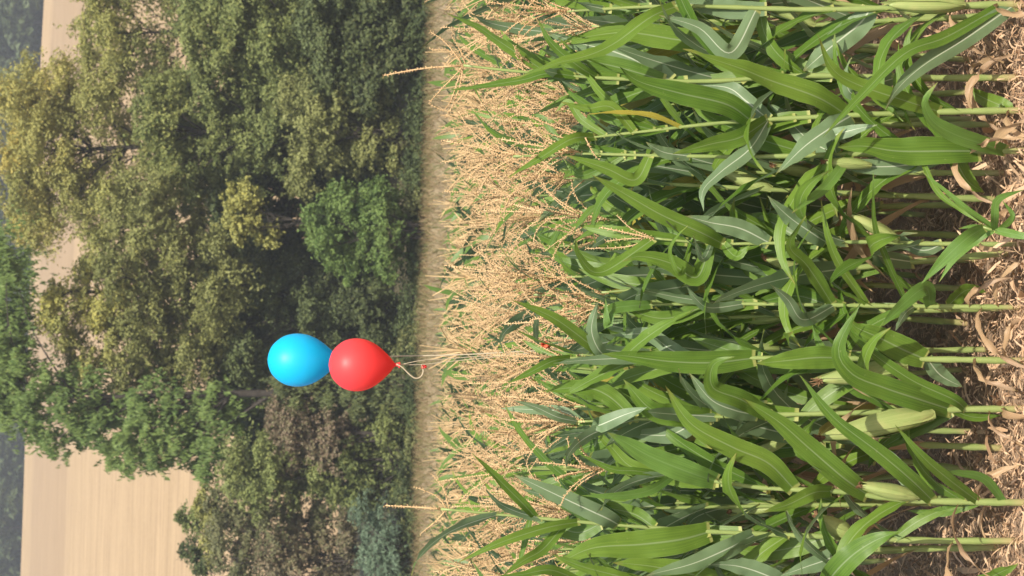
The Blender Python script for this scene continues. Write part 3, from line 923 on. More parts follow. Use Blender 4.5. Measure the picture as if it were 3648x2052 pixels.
# --- prototypes for the plants behind the front row
def make_proto(seed, nseg=12, tall=False):
    r = np.random.default_rng(seed)
    H = r.uniform(1.78, 1.95)
    az = r.uniform(0, 2 * math.pi)
    lean = r.normal(0, 0.02, 2)
    line = [np.array([0, 0, -0.05]), np.array([lean[0], lean[1], H * .35]), np.array([lean[0] * 2.2, lean[1] * 2.2, H * .7]), np.array([lean[0] * 3 + r.normal(0, .02), lean[1] * 3, H])]
    parts = []
    parts.append(('stalk', stalk_geo(line, r).obj('stalk', M_STALK, link=False)))
    q = catmull(line, 101)
    nl = 12
    for i in range(nl):
        t = 0.19 + 0.70 * i / (nl - 1) + r.normal(0, 0.008)
        st = q[int(np.clip(t, 0, 1) * 100)]
        a = az + math.pi * (i % 2) + r.normal(0, 0.4)
        L = (0.58 + 0.30 * math.sin(math.pi * min(1, 0.25 + 0.75 * i / nl))) * r.uniform(0.88, 1.12)
        if i >= nl - 3: L *= (0.7 if seed % 2 else 1.0)
        a0 = R(r.uniform(12, 26) + (8 if i >= nl - 3 and seed % 2 else 0)); a1 = R(r.uniform(38, 120) if i > 2 else r.uniform(70, 150))
        if tall and i >= nl - 5:
            L = r.uniform(.46, .64) * (1.0 if i < nl - 2 else 0.75); a0 = R(r.uniform(10, 24)); a1 = R(r.uniform(25, 85))
        c, d = blade_curve(st, a, a0, a1, L, r)
        up = -d * 0.85 + np.array([0, 0, 0.55])
        g = Geo()
        W = r.uniform(0.066, 0.098) * (0.75 if i >= nl - 2 else 1)
        dry = (i == 0 or (i == 1 and r.uniform() < 0.5))
        g.add(*ribbon(c, W * (0.6 if dry else 1), up, r, nseg, wave=0.12, tw1=r.normal(0, 0.7)))
        if dry: parts.append(('withered_leaf', g.obj('withered_leaf', M_DRY, link=False)))
        else: parts.append(('leaf', g.obj('leaf', M_LEAF if r.uniform() > 0.03 else M_YELLOW, link=False)))
    tp = q[-1]
    parts.append(('tassel', tassel_geo(tp - np.array([0, 0, .05]), (r.normal(0, .1), r.normal(0, .1), 1), r, spike=r.uniform(.34, .46), nb=int(r.integers(7, 11))).obj('tassel', M_TASSEL, link=False)))
    if r.uniform() < 0.75:
        e0 = q[int(r.uniform(.48, .56) * 100)]
        ea = r.uniform(0, 6.28)
        e1 = e0 + np.array([math.cos(ea) * .085, math.sin(ea) * .085, .21])
        eg, sg = ear_geo(e0, e1, 0.052, r)
        parts.append(('ear', eg.obj('ear', M_HUSK, link=False)))
        parts.append(('silk', sg.obj('silk', M_SILK, link=False)))
    return parts


PROTOS = [make_proto(100 + i) for i in range(14)]
PROTOS_TALL = [make_proto(130 + i, tall=True) for i in range(8)]


def place_proto(parts, x, y, rz, s, tilt, label, group, r):
    root = thing('maize_plant', (x, y, G(x, y)), label, 'maize plant', group)
    root.rotation_euler = (tilt[0], tilt[1], rz)
    root.scale = (s, s, s * r.uniform(0.96, 1.05))
    ear = None
    for nm, me in parts:
        o = add_obj(nm, me, ear if nm == 'silk' else root)
        if nm == 'ear': ear = o
    return root


ORD = ['first', 'second', 'third', 'fourth', 'fifth', 'sixth', 'seventh', 'eighth', 'ninth', 'tenth', 'eleventh', 'twelfth', 'thirteenth', 'fourteenth', 'fifteenth', 'sixteenth', 'seventeenth',
       'eighteenth', 'nineteenth', 'twentieth']
ROW0, ROW_GAP, N_ROWS_IND = 7.6, 0.75, 12
GROUP_M = 'maize plants of the field'


def rows_of_plants():
    r = np.random.default_rng(77)
    count = 0
    for k in range(0, N_ROWS_IND):
        y = ROW0 + (ROW_GAP * k if k else 0.30)      # the front row is a double drill; its outer line is built plant by plant below
        half = 0.1565 * y
        xs = np.arange(half - 0.06, -half, (-0.21, -0.16, -0.165)[k] if k < 3 else -0.175)
        for j, x0 in enumerate(xs):
            x = x0 + r.normal(0, 0.03); yy = y + r.normal(0, 0.05)
            if k == 0:
                lab = f'maize plant close behind the front row, {ORD[j]} from the top edge of the photo'
                grp = 'maize close behind the front row'
            elif k == 1:
                lab = f'maize plant in the second row, {ORD[j]} from the top edge of the photo'
                grp = 'second row of maize'
            elif k == 2:
                lab = f'maize plant in the third row, {ORD[j]} from the top edge of the photo'
                grp = 'third row of maize'
            else:
                lab = 'maize plant deep in the crop, only upper leaves and tan tassel showing'
                grp = 'maize plants deep in the crop'
            pool = PROTOS_TALL if k < 3 else PROTOS
            place_proto(pool[int(r.integers(len(pool)))], x, yy, r.uniform(0, 6.28), r.uniform(0.92, 1.06), (r.normal(0, .05), r.normal(0, .06)), lab, grp, r)
            count += 1
    return count


rows_of_plants()


# --- the rest of the field: one mass of plants too many and too small to count
def far_field():
    r = np.random.default_rng(88)
    protos = []
    for s in range(16):                        # the second eight have finer tassels, for the near ends of the rows
        V, FQ, FM, UV = [], [], [], []
        def put(v, f, uv, m):
            o = len(V)
            V.extend([tuple(p) for p in v]); UV.extend([tuple(a) for a in uv])
            for q in f:
                q = tuple(i + o for i in q)
                if len(q) == 3: q = q + (q[2],)
                FQ.append(q); FM.append(m)
        H = r.uniform(1.78, 1.95)
        g = Geo(); tube(g, [(0, 0, 0), (0, 0, H * .5), (0, 0, H)], [.012, .009, .005], 4, cap=False)
        put(g.v, g.f, g.uv, 1)
        az = r.uniform(0, 6.28)
        for i in range(6):
            st = (0, 0, H * (0.46 + 0.48 * i / 5))
            L = r.uniform(.55, .82) * ((0.75 if s % 4 == 0 else 1.0) if i > 3 else 1)
            c, d = blade_curve(st, az + math.pi * (i % 2) + r.normal(0, .4), R(r.uniform(10, 24)), R(r.uniform(35, 115)), L, r, 5)
            v, f, uv = ribbon(c, r.uniform(.07, .1), -d * .85 + np.array([0, 0, .55]), r, 5, cols=3, tw1=r.normal(0, .6))
            put(v, f, uv, 0)
        sp = r.uniform(.40, .52)
        lines = [[(0, 0, H - .05), (0, 0, H + sp * .5), (r.normal(0, .03), r.normal(0, .03), H + sp)]]
        for i in range(7 if s % 3 else 4):
            c, _ = blade_curve((0, 0, H + sp * .3 * i / 8), i * 2.4 + r.uniform(-.5, .5), R(r.uniform(16, 34)), R(r.uniform(30, 95)), sp * r.uniform(.55, .82), r, 2)
            lines.append(c)
        for c in lines:
            g = Geo(); tube(g, catmull(c, 3), np.array([.0085, .0095, .0045]) * (1 if s < 8 else 0.5), 3, cap=False)
            put(g.v, g.f, g.uv, 2)
        protos.append((np.array(V), np.array(FQ), np.array(FM), np.array(UV)))
    VV, FF, MM, UU = [], [], [], []; nv = 0
    k = 0
    while True:
        y = ROW0 + ROW_GAP * k
        if y > 56.3: break
        half = 0.1565 * y
        ext = half + (1.3 if k < 14 else 2.0)
        gap = 0.175 if y < 22 else (0.21 if y < 36 else 0.26)
        for x0 in np.arange(-ext, ext, gap):
            if k < N_ROWS_IND and abs(x0) < half + 0.16: continue
            V, Fq, Fm, U = protos[int(r.integers(8)) + (8 if y < 14 else 0)]
            x = x0 + r.normal(0, .03); yy = y + r.normal(0, .06)
            a = r.uniform(0, 6.28); s = r.uniform(.86, 1.08)
            ca, sa = math.cos(a) * s, math.sin(a) * s
            M = np.array([[ca, -sa, 0], [sa, ca, 0], [0, 0, s * r.uniform(.96, 1.05)]])
            tl = r.normal(0, .045, 2)
            W = V @ M.T
            W[:, 0] += W[:, 2] * tl[0]; W[:, 1] += W[:, 2] * tl[1]
            VV.append(W + np.array([x, yy, G(x, yy)])); FF.append(Fq + nv); MM.append(Fm); UU.append(U); nv += len(V)
        k += 1
    F4 = np.concatenate(FF)
    o = mesh_obj('maize_crop', np.concatenate(VV), F4, uv=np.concatenate(UU), mats=[M_LEAF_FAR, M_STALK, M_TASSEL_FAR], fmat=np.concatenate(MM))
    tag(o, 'mass of tan tassels and leaf tips of the maize crop reaching to the trees', None, None, 'stuff')


far_field()


# --- front row, plant by plant
Z = 912.0 / 1288.0
ORIG = {5: (1824, 0), 6: (1824, 1026), 7: (2736, 0), 8: (2736, 1026)}


def zc(reg, x, y):
    return (ORIG[reg][0] + x * Z, ORIG[reg][1] + y * Z)


CAMDIR = np.array([0.0, -1.0, 0.15])


class FrontPlant:
    def __init__(self, stalk, d, label, seed, r0=0.0145):
        self.r = np.random.default_rng(seed); self.d = d
        b = P(*stalk[0], d)
        self.line = [P(*q, d) for q in stalk]
        gz = G(b.x, d)
        dirn = (self.line[1] - self.line[0]).normalized()
        base = self.line[0] + dirn * ((gz - self.line[0].z) / dirn.z)
        self.line[0] = base + Vector((0, 0, -.04))
        self.root = thing('maize_plant', (base.x, base.y, gz), label, 'maize plant', 'front row of maize')
        self.o = np.array(self.root.location)
        self.q = catmull([np.array(p) - self.o for p in self.line], 201)
        stalk_geo([np.array(p) - self.o for p in self.line], self.r, r0=r0).obj('stalk', M_STALK, self.root)

    def at(self, px):
        """point of the stalk at picture column px"""
        z = P(px, 1026, self.d).z - self.o[2]
        return self.q[int(np.argmin(np.abs(self.q[:, 2] - z)))]

    def leaf(self, reg, pts, w, side='t', dep=None, roll=None, mat=None, wave=0.10, bw=0.7, peak=0.36, name='leaf', fold=.22):
        """pts from base to tip in zoomed-region pixels, w = visible width there"""
        r = self.r
        st = self.at(zc(reg[0] if isinstance(reg, tuple) else reg, *pts[0])[0])
        if dep is None: dep = r.uniform(-0.28, 0.02)
        ctrl = [st]
        n = len(pts)
        for i, p in enumerate(pts):
            if i == 0: continue
            t = i / (n - 1)
            ctrl.append(np.array(P(*zc(reg, *p), self.d + dep * t ** 0.7)) - self.o)
        if roll is None: roll = r.uniform(-0.5, 0.5)
        W = w * Z * self.d / F
        g = Geo()
        g.add(*ribbon(ctrl, W * 1.05, CAMDIR, r, 26, fold=fold, wave=wave, tw0=roll * .5, tw1=roll + r.normal(0, .3), under=(side == 'u'), bw=bw, peak=peak))
        return g.obj(name, mat or M_LEAF, self.root)

    def fill(self, n, lo=0.3, hi=0.92, away=True):
        r = self.r
        for i in range(n):
            st = self.q[int(r.uniform(lo, hi) * 200)]
            az = r.uniform(0.1, math.pi - 0.1) if away else r.uniform(0, 6.28)
            c, d = blade_curve(st, az, R(r.uniform(14, 28)), R(r.uniform(45, 120)), r.uniform(.55, .8), r)
            g = Geo(); g.add(*ribbon(c, r.uniform(.07, .095), -d * .85 + np.array([0, 0, .55]), r, 14, tw1=r.normal(0, .6)))
            g.obj('leaf', M_LEAF, self.root)
        for i in range(3):                      # upright blades near the top
            st = self.q[int(r.uniform(0.68, 0.93) * 200)]
            c, d = blade_curve(st, r.uniform(0, 6.28), R(r.uniform(8, 24)), R(r.uniform(30, 90)), r.uniform(.35, .52), r)
            g = Geo(); g.add(*ribbon(c, r.uniform(.045, .07), -d * .85 + np.array([0, -.2, .4]), r, 14, tw1=r.normal(0, .8)))
            g.obj('leaf', M_LEAF, self.root)
        for i in range(4):                      # lower blades to either side, arching over and drooping
            st = self.q[int(r.uniform(0.15, 0.52) * 200)]
            az = (0 if i % 2 else math.pi) + r.normal(0, 0.55)
            c, d = blade_curve(st, az, R(r.uniform(16, 34)), R(r.uniform(60, 150)), r.uniform(.42, .7), r)
            g = Geo(); g.add(*ribbon(c, r.uniform(.055, .088), -d * .6 + np.array([0, -.35, .6]), r, 16, wave=.13, tw1=r.normal(0, .9)))
            g.obj('leaf', M_LEAF, self.root)
        st = self.q[int(r.uniform(0.06, 0.2) * 200)]
        c, d = blade_curve(st, r.uniform(0, 6.28), R(30), R(172), r.uniform(.25, .4), r, sag=.5)
        g = Geo(); g.add(*ribbon(c, r.uniform(.02, .035), -d * .7 + np.array([0, 0, .6]), r, 14, wave=.35, fold=.7, tw1=r.normal(0, 2.2)))
        g.obj('withered_leaf', M_DRY, self.root)

    def ear(self, reg, base, tip, w, silk=True, dep=-0.06):
        b = np.array(P(*zc(reg, *base), self.d + dep * .5)) - self.o
        t = np.array(P(*zc(reg, *tip), self.d + dep)) - self.o
        g, s = ear_geo(b, t, w * Z * self.d / F, self.r, silk)
        e = g.obj('ear', M_HUSK, self.root)
        if s: s.obj('silk', M_SILK, e)

    def tassel(self, lines=None, spike=.36, nb=8, lean=(0, 0)):
        tp = self.q[-1]
        br = None
        if lines:
            br = [([np.array(P(*q, self.d + dd)) - self.o for q in pts], ra) for pts, ra, dd in lines]
        tassel_geo(tp - np.array([0, 0, .03]), (lean[0], lean[1], 1), self.r, spike, nb, branches=br).obj('tassel', M_TASSEL, self.root)

    def dry(self, px, az, L=.45, a1=160, W=.045):
        W *= .65; L *= .85
        st = self.at(px)
        c, d = blade_curve(st, R(az), R(40), R(a1), L, self.r, sag=.7)
        g = Geo(); g.add(*ribbon(c, W, -d * .7 + np.array([0, 0, .6]), self.r, 12, wave=.25, tw1=self.r.normal(0, 1.5), fold=.5))
        g.obj('withered_leaf', M_DRY, self.root)


def front_row():
    # p1, at the very top edge of the photo
    p = FrontPlant([(3690, 12), (3300, 24), (2900, 34), (2400, 22), (2020, 40)], 7.60, 'thick-stalked maize plant in the front row, cut by the top edge of the photo', 201, 0.016)
    p.leaf(5, [(835, -5), (700, 85), (520, 215), (380, 280), (200, 325), (0, 400)], 78, 't', -.35, .35)
    p.leaf(5, [(1230, 20), (1100, 265), (940, 140), (740, 78)], 85, 'u')
    p.leaf(7, [(1190, 50), (900, 185), (690, 268), (460, 490), (275, 690)], 66, 't', -.4, .5)
    p.leaf(7, [(1240, 40), (1000, 190), (780, 330), (650, 450), (590, 555)], 92, 'u', -.3, .2)
    p.leaf(7, [(520, 40), (460, 120), (300, 250), (170, 365)], 125, 'u', .05, 0.1)
    p.leaf(5, [(1280, 40), (1100, 45), (950, 25), (800, 10)], 95, 'u', .05)
    p.leaf(5, [(700, 40), (500, 50), (300, 20), (120, -40)], 55, 't', .2)
    p.ear(7, (990, 25), (610, 25), 84, silk=False)
    p.tassel(spike=.36); p.dry(3560, 250); p.fill(2)

    p = FrontPlant([(3690, 277), (3200, 277), (2850, 270), (2500, 290), (2150, 278), (1850, 255), (1650, 233)], 7.66, 'tall front-row maize plant whose long tan tassel stands out against the dark hedge', 202)
    p.leaf(5, [(1205, 285), (1050, 240), (800, 195), (600, 165), (440, 175), (180, 225)], 132, 't', .1, .1)
    p.leaf(5, [(800, 370), (680, 330), (500, 255), (330, 215), (150, 150)], 120, 'u', .12, .2)
    p.leaf(5, [(770, 385), (560, 345), (380, 305), (160, 265)], 92, 't', .0, .2)
    p.leaf(5, [(420, 345), (330, 330), (200, 220), (130, 100)], 46, 't', -.15)
    p.leaf(5, [(330, 330), (180, 370), (60, 400), (-120, 430), (-320, 455)], 44, 't', -.1)
    p.leaf(7, [(330, 385), (180, 350), (0, 250), (-120, 190)], 90, 't', .1)
    p.leaf(7, [(640, 395), (520, 430), (420, 470), (390, 370), (420, 290)], 84, 'u', -.2)
    p.leaf(5, [(300, 330), (120, 400), (0, 420)], 40, 't', .15)
    p.leaf(5, [(180, 320), (-60, 210), (-180, 130), (-340, 60)], 52, 't', -.15)
    p.dry(3480, 200, .4); p.fill(3)
    p.tassel([([(1650, 233), (1500, 245), (1367, 269)], .0050, 0), ([(1648, 233), (1620, 190), (1575, 140), (1535, 115)], .003, -.06),
              ([(1650, 233), (1625, 195), (1590, 178), (1536, 176)], .003, .05), ([(1650, 233), (1620, 270), (1570, 320), (1530, 365)], .003, -.04),
              ([(1650, 233), (1640, 300), (1615, 370), (1590, 415)], .003, .04), ([(1650, 233), (1630, 290), (1590, 390), (1535, 375)], .003, .08), ([(1660, 235), (1640, 180), (1610, 130)], .003, .09)])

    p = FrontPlant([(3690, 392), (3300, 400), (2900, 417), (2580, 437), (2300, 468), (2090, 492)], 7.58, 'front-row maize plant with broad dark leaves and a slanting feathery tassel', 203)
    p.leaf(5, [(1205, 560), (1080, 525), (850, 470), (640, 410), (540, 335)], 116, 't', -.25, .1)
    p.leaf(7, [(400, 545), (250, 490), (0, 400), (-150, 340), (-430, 248)], 118, 't', -.3, .1)
    p.leaf(5, [(1288, 665), (1150, 690), (1000, 725), (810, 775)], 84, 't', -.2, -.1)
    p.leaf(5, [(1295, 680), (1200, 745), (1050, 865), (960, 960), (965, 1065)], 76, 'u', -.3, .1)
    p.leaf(7, [(420, 590), (320, 640), (180, 740), (40, 880)], 110, 'u', -.25, .1)
    p.leaf(7, [(870, 565), (700, 510), (450, 425), (320, 340), (250, 175)], 84, 't', -.3)
    p.leaf(5, [(1288, 590), (1180, 510), (1080, 440), (900, 430)], 86, 'u', .1, .1)
    p.leaf(5, [(850, 645), (700, 580), (520, 565), (380, 575)], 30, 't', -.1, .5, mat=M_YELLOW)
    p.leaf(5, [(420, 660), (300, 700), (150, 790), (-20, 895)], 52, 't', -.2, .5)
    p.leaf(5, [(620, 640), (500, 540), (380, 545), (245, 515)], 54, 't', -.05)
    p.leaf(5, [(470, 650), (350, 600), (280, 510), (215, 570)], 40, 't', .05)
    p.leaf(7, [(1190, 570), (1190, 540), (1080, 490), (980, 430)], 84, 't', .12)
    p.tassel([([(2090, 492), (1960, 445), (1838, 393)], .0045, 0), ([(2090, 492), (1980, 470), (1900, 480)], .003, .05), ([(2090, 492), (2000, 510), (1900, 545)], .003, -.05),
              ([(2090, 492), (2010, 450), (1930, 400)], .003, .07), ([(2085, 490), (2110, 540), (2130, 565)], .003, -.08), ([(2090, 492), (2000, 490), (1870, 440)], .003, -.04)])
    p.dry(3600, 235, .5); p.fill(2)

    p = FrontPlant([(3690, 538), (3500, 538), (3100, 548), (2700, 558), (2430, 556), (2050, 547)], 7.54, 'front-row maize plant with one very broad glossy leaf facing the camera', 204)
    p.leaf(7, [(1065, 770), (900, 760), (650, 760), (480, 735), (350, 740)], 138, 't', -.12, .05, wave=.13, peak=.45, bw=.75)
    p.leaf(7, [(940, 810), (700, 830), (450, 835), (350, 800), (285, 750)], 90, 'u', -.02, -.1)
    p.leaf(7, [(350, 730), (330, 690), (420, 655), (550, 628)], 66, 'u', -.16, .1, bw=.8)
    p.leaf(7, [(1200, 765), (1050, 715), (930, 672), (830, 610), (790, 510), (855, 410)], 82, 't', -.35, -.3, mat=M_YOUNG_LIT)  # top-lit curled blade: its light is put into a paler leaf colour
    p.leaf(7, [(920, 835), (1000, 905), (1090, 970)], 88, 't', .05)
    p.leaf(7, [(420, 850), (300, 930), (200, 1010), (120, 1072)], 52, 't', -.3, mat=M_YOUNG_LIT)
    p.leaf(7, [(760, 860), (850, 960), (960, 1050), (1080, 1130)], 30, 't', -.3)
    p.leaf(5, [(700, 975), (620, 905), (480, 850), (270, 780)], 66, 't', -.1)
    p.leaf(5, [(900, 780), (780, 770), (720, 745), (675, 715)], 60, 'u', -.1)
    p.leaf(5, [(560, 785), (420, 860), (330, 880), (260, 800)], 46, 't', .1)
    p.leaf(5, [(450, 780), (250, 720), (150, 590), (60, 590)], 44, 't', .1)
    p.leaf(7, [(350, 835), (200, 700), (60, 560), (0, 520)], 84, 'u', .2)
    p.ear(7, (520, 830), (285, 815), 52)
    p.tassel(spike=.34, lean=(.12, 0)); p.dry(3560, 300, .5, 165, .06); p.dry(3420, 210, .42); p.fill(3)

    p = FrontPlant([(3690, 872), (3300, 868), (3100, 862), (2700, 867), (2560, 868), (2330, 850)], 7.62, 'front-row maize plant standing alone beside the bare gap in the stalks', 205, .0105)
    p.leaf(5, [(1065, 1222), (950, 1170), (750, 1080), (550, 965), (400, 880)], 84, 't', -.25, .1)
    p.leaf(5, [(1300, 1200), (1150, 1150), (1000, 1120), (870, 1085)], 92, 'u', -.1, .1)
    p.leaf(7, [(300, 1215), (240, 1185), (130, 1110), (60, 1050), (0, 985)], 86, 'u', -.2, .1)
    p.leaf(5, [(1000, 1420), (930, 1395), (800, 1325), (650, 1290), (555, 1315)], 92, 't', -.15)
    p.leaf(5, [(900, 1449), (850, 1380), (795, 1270), (830, 1190), (885, 1135)], 24, 't', -.3)
    p.leaf(5, [(1010, 1370), (960, 1300), (910, 1185)], 38, 'u', -.3)
    p.leaf(5, [(560, 1425), (450, 1370), (340, 1290), (315, 1190)], 62, 't', -.15)
    p.leaf(5, [(1060, 1400), (1130, 1290), (1200, 1230)], 55, 't', -.1)
    p.leaf(7, [(880, 1290), (780, 1260), (650, 1215), (520, 1190), (380, 1180)], 76, 'u', .05)
    p.leaf(7, [(260, 1280), (130, 1180), (0, 1110), (-120, 1080)], 110, 't', .15)
    p.ear(7, (660, 1205), (418, 1083), 62, silk=False)
    p.tassel([([(2330, 850), (2260, 835), (2140, 810)], .004, 0), ([(2330, 850), (2250, 815), (2200, 770)], .003, -.03), ([(2330, 850), (2240, 850), (2160, 860)], .003, .04), ([(2330, 850), (2230, 880), (2090, 885)], .003, 0)])
    p.dry(3500, 260, .35, 150, .03); p.fill(2)

    p = FrontPlant([(3690, 1096), (3250, 1091), (2900, 1086), (2500, 1082), (2150, 1090)], 7.64, 'front-row maize plant with long narrow leaves hanging toward the bare gap', 206, .0115)
    p.leaf(7, [(705, 1449), (590, 1290), (535, 1120), (530, 870)], 34, 't', -.3)
    p.leaf(7, [(500, 1449), (360, 1330), (300, 1180), (265, 1000)], 44, 't', -.25)
    p.leaf(7, [(330, 1470), (200, 1340), (110, 1235), (190, 1085)], 72, 't', -.3)
    p.leaf(8, [(820, 85), (790, 0), (660, 100), (560, 200)], 70, 't', -.35, mat=M_YOUNG_LIT)
    p.leaf(8, [(740, 95), (690, 130), (640, 215)], 48, 'u', -.2)
    p.leaf(8, [(340, 70), (180, 160), (100, 60), (10, -20)], 66, 'u', -.35, .2)
    p.leaf(8, [(300, 70), (150, 40), (0, 60), (-100, 100)], 84, 't', .1)
    p.leaf(6, [(1000, 60), (800, 150), (650, 130), (530, 50)], 72, 't', .0)
    p.leaf(6, [(700, 80), (600, 90), (500, 110), (480, 190), (470, 50)], 56, 't', -.1, mat=M_YOUNG_LIT)
    p.leaf(6, [(1170, 60), (1000, 100), (930, 60), (870, -20)], 50, 'u', -.2)
    p.leaf(8, [(900, 90), (1000, 10), (1100, 20)], 80, 't', .1)
    p.tassel(spike=.33, lean=(-.1, 0)); p.dry(3500, 220, .5, 165, .05); p.dry(3560, 320, .45); p.fill(3)

    p = FrontPlant([(3690, 1288), (3400, 1281), (2900, 1276), (2500, 1275), (2150, 1276), (1990, 1274)], 7.56, 'front-row maize plant with a dark upright blade, in line below the red balloon', 207)
    p.leaf(6, [(1225, 350), (1010, 375), (800, 370), (600, 345), (450, 330)], 112, 't', -.15, .05, peak=.3)
    p.leaf(6, [(470, 325), (330, 235), (190, 140), (0, 62)], 62, 't', -.25, .1)
    p.leaf(6, [(480, 330), (430, 300), (400, 200), (435, 60)], 62, 'u', -.15)
    p.leaf(6, [(560, 330), (650, 270), (780, 180), (920, 110)], 72, 't', -.3)
    p.leaf(6, [(300, 350), (200, 370), (100, 420), (-20, 480)], 44, 't', -.15)
    p.leaf(6, [(330, 352), (180, 330), (120, 300), (50, 260)], 46, 't', .1)
    p.leaf(8, [(795, 348), (680, 310), (560, 250), (440, 195), (420, 150)], 128, 't', -.1, .1, peak=.3)
    p.leaf(8, [(410, 350), (250, 350), (100, 365), (-60, 380)], 112, 't', -.1, .1)
    p.leaf(6, [(1260, 360), (1150, 330), (1020, 290), (900, 250)], 76, 't', .1)
    p.leaf(6, [(900, 360), (800, 310), (680, 235), (500, 240)], 80, 'u', .12)
    p.leaf(8, [(800, 400), (870, 440), (980, 500)], 84, 'u', .1)
    p.ear(8, (700, 395), (270, 465), 92)
    p.dry(3480, 240, .34, 170, .06); p.fill(3); p.tassel(spike=.30, nb=5)

    p = FrontPlant([(3690, 1456), (3400, 1459), (3000, 1472), (2700, 1480), (2350, 1492), (2060, 1502)], 7.60, 'front-row maize plant bearing the large pale pointed ear', 208)
    p.leaf(8, [(925, 612), (760, 560), (580, 500), (420, 430), (355, 300), (465, 75)], 118, 't', -.32, .1, peak=.3)
    p.leaf(6, [(1245, 635), (1120, 615), (1000, 560), (890, 425)], 86, 'u', -.2, .1)
    p.leaf(6, [(1290, 620), (1150, 560), (1010, 500), (1015, 385), (1125, 345)], 92, 't', -.32)
    p.leaf(6, [(1000, 660), (850, 640), (700, 610), (560, 460)], 110, 't', -.15, .1)
    p.leaf(6, [(620, 600), (480, 540), (350, 500), (150, 520)], 92, 't', .0, .1)
    p.leaf(6, [(330, 692), (230, 650), (120, 600), (10, 565)], 40, 'u', -.15)
    p.leaf(6, [(460, 650), (440, 690), (560, 640), (680, 600)], 76, 'u', -.2, .1, bw=.8)
    p.leaf(6, [(760, 655), (600, 590), (450, 500), (330, 440)], 66, 't', .05)
    p.leaf(6, [(350, 660), (250, 620), (60, 610), (-60, 605)], 52, 'u', .1)
    p.leaf(8, [(1000, 615), (930, 560), (700, 450), (430, 250), (420, 170)], 62, 't', -.2)
    p.leaf(6, [(1000, 640), (900, 690), (780, 740), (560, 730)], 96, 'u', .08, .1)
    p.leaf(8, [(920, 640), (760, 690), (650, 760), (560, 810)], 96, 't', .12)
    p.ear(8, (835, 632), (283, 752), 112, silk=True, dep=-.14)
    p.leaf(8, [(925, 650), (1040, 650), (1180, 640)], 44, 't', .05)
    p.tassel(spike=.32, nb=7, lean=(.08, 0)); p.fill(3); p.dry(3580, 260, .5, 170, .05)

    p = FrontPlant([(3690, 1792), (3250, 1782), (3000, 1752), (2700, 1736), (2400, 1692), (2150, 1672)], 7.52, 'stout leaning maize plant in the front row with two long diagonal blades', 209, .0155)
    p.leaf(8, [(505, 1045), (380, 955), (200, 800), (50, 670), (-130, 555)], 112, 't', -.3, .1)
    p.leaf(8, [(835, 1050), (720, 965), (560, 830), (330, 650), (160, 440)], 84, 't', -.38, .1)
    p.leaf(8, [(1055, 1050), (900, 955), (780, 850), (640, 690)], 58, 't', -.35, .3)
    p.leaf(8, [(320, 990), (230, 1030), (100, 1090), (-20, 1125)], 72, 't', -.25)
    p.leaf(6, [(1035, 1000), (900, 930), (700, 850), (560, 770), (480, 725)], 112, 't', -.2, -.1, mat=M_YOUNG_LIT)
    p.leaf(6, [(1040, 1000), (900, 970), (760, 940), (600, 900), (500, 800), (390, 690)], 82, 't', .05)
    p.leaf(6, [(820, 955), (700, 1015), (550, 1045), (350, 1045)], 46, 't', -.2, mat=M_YOUNG_LIT)  # sunlit arching blade, brightness painted by the paler leaf colour
    p.leaf(6, [(740, 930), (620, 920), (500, 910), (330, 830)], 36, 't', -.1)
    p.leaf(8, [(130, 1010), (0, 880), (-180, 800), (-390, 680), (-518, 490)], 108, 't', -.25, .1)
    p.leaf(8, [(760, 1040), (650, 900), (520, 800), (380, 770)], 76, 'u', .1)
    p.leaf(8, [(1190, 1040), (1090, 960), (960, 930), (870, 920)], 46, 't', -.2, mat=M_YOUNG_LIT)
    p.leaf(8, [(1060, 1060), (980, 1100), (850, 1130), (700, 1120)], 50, 't', .1)
    p.ear(8, (760, 1050), (470, 995), 74)
    p.tassel(spike=.3, nb=8, lean=(-.05, 0)); p.dry(3420, 200, .45, 155, .04); p.fill(2)

    p = FrontPlant([(3690, 1928), (3300, 1925), (2800, 1906), (2500, 1892), (2150, 1866), (1800, 1835), (1570, 1813)], 7.66, 'maize plant in the front row with a thin single tassel spike and brown-tipped ear', 210)
    p.leaf(6, [(540, 1190), (480, 1160), (350, 1100), (180, 1020), (0, 935)], 92, 'u', -.2, .1)
    p.leaf(6, [(1000, 1235), (850, 1265), (650, 1290), (400, 1310), (220, 1395)], 138, 't', -.15, .1)
    p.leaf(6, [(1235, 1245), (1100, 1305), (900, 1390), (660, 1449)], 92, 'u', -.25, .1)
    p.leaf(6, [(335, 1160), (200, 1200), (60, 1240), (-80, 1290), (-270, 1380)], 50, 't', -.2, .2)
    p.leaf(6, [(285, 1260), (160, 1310), (60, 1370), (-50, 1449)], 54, 't', -.2, .2)
    p.leaf(6, [(130, 1170), (50, 1080), (-60, 970), (-200, 830)], 48, 't', -.15)
    p.leaf(6, [(720, 1200), (620, 1140), (500, 1110), (380, 1090)], 80, 't', .05)
    p.leaf(6, [(450, 1250), (330, 1230), (180, 1180), (100, 1160)], 84, 't', .1)
    p.leaf(6, [(100, 1170), (60, 1300), (30, 1400)], 34, 't', -.1)
    p.leaf(8, [(460, 1250), (330, 1350), (200, 1400), (60, 1449)], 92, 'u', -.1)
    p.leaf(8, [(620, 1270), (760, 1170), (900, 1110), (1000, 1100)], 54, 't', -.1)
    p.leaf(8, [(300, 1240), (150, 1300), (-50, 1330), (-200, 1300)], 96, 't', .1)
    p.ear(8, (440, 1260), (245, 1150), 84)
    p.tassel([([(1570, 1813), (1470, 1806), (1372, 1801)], .005, 0), ([(1590, 1815), (1560, 1770), (1480, 1735)], .003, 0), ([(1590, 1815), (1560, 1850), (1500, 1900)], .003, .03), ([(1600, 1815), (1580, 1740), (1540, 1690)], .003, .06)])
    p.dry(3400, 215, .5, 150, .06); p.fill(3)

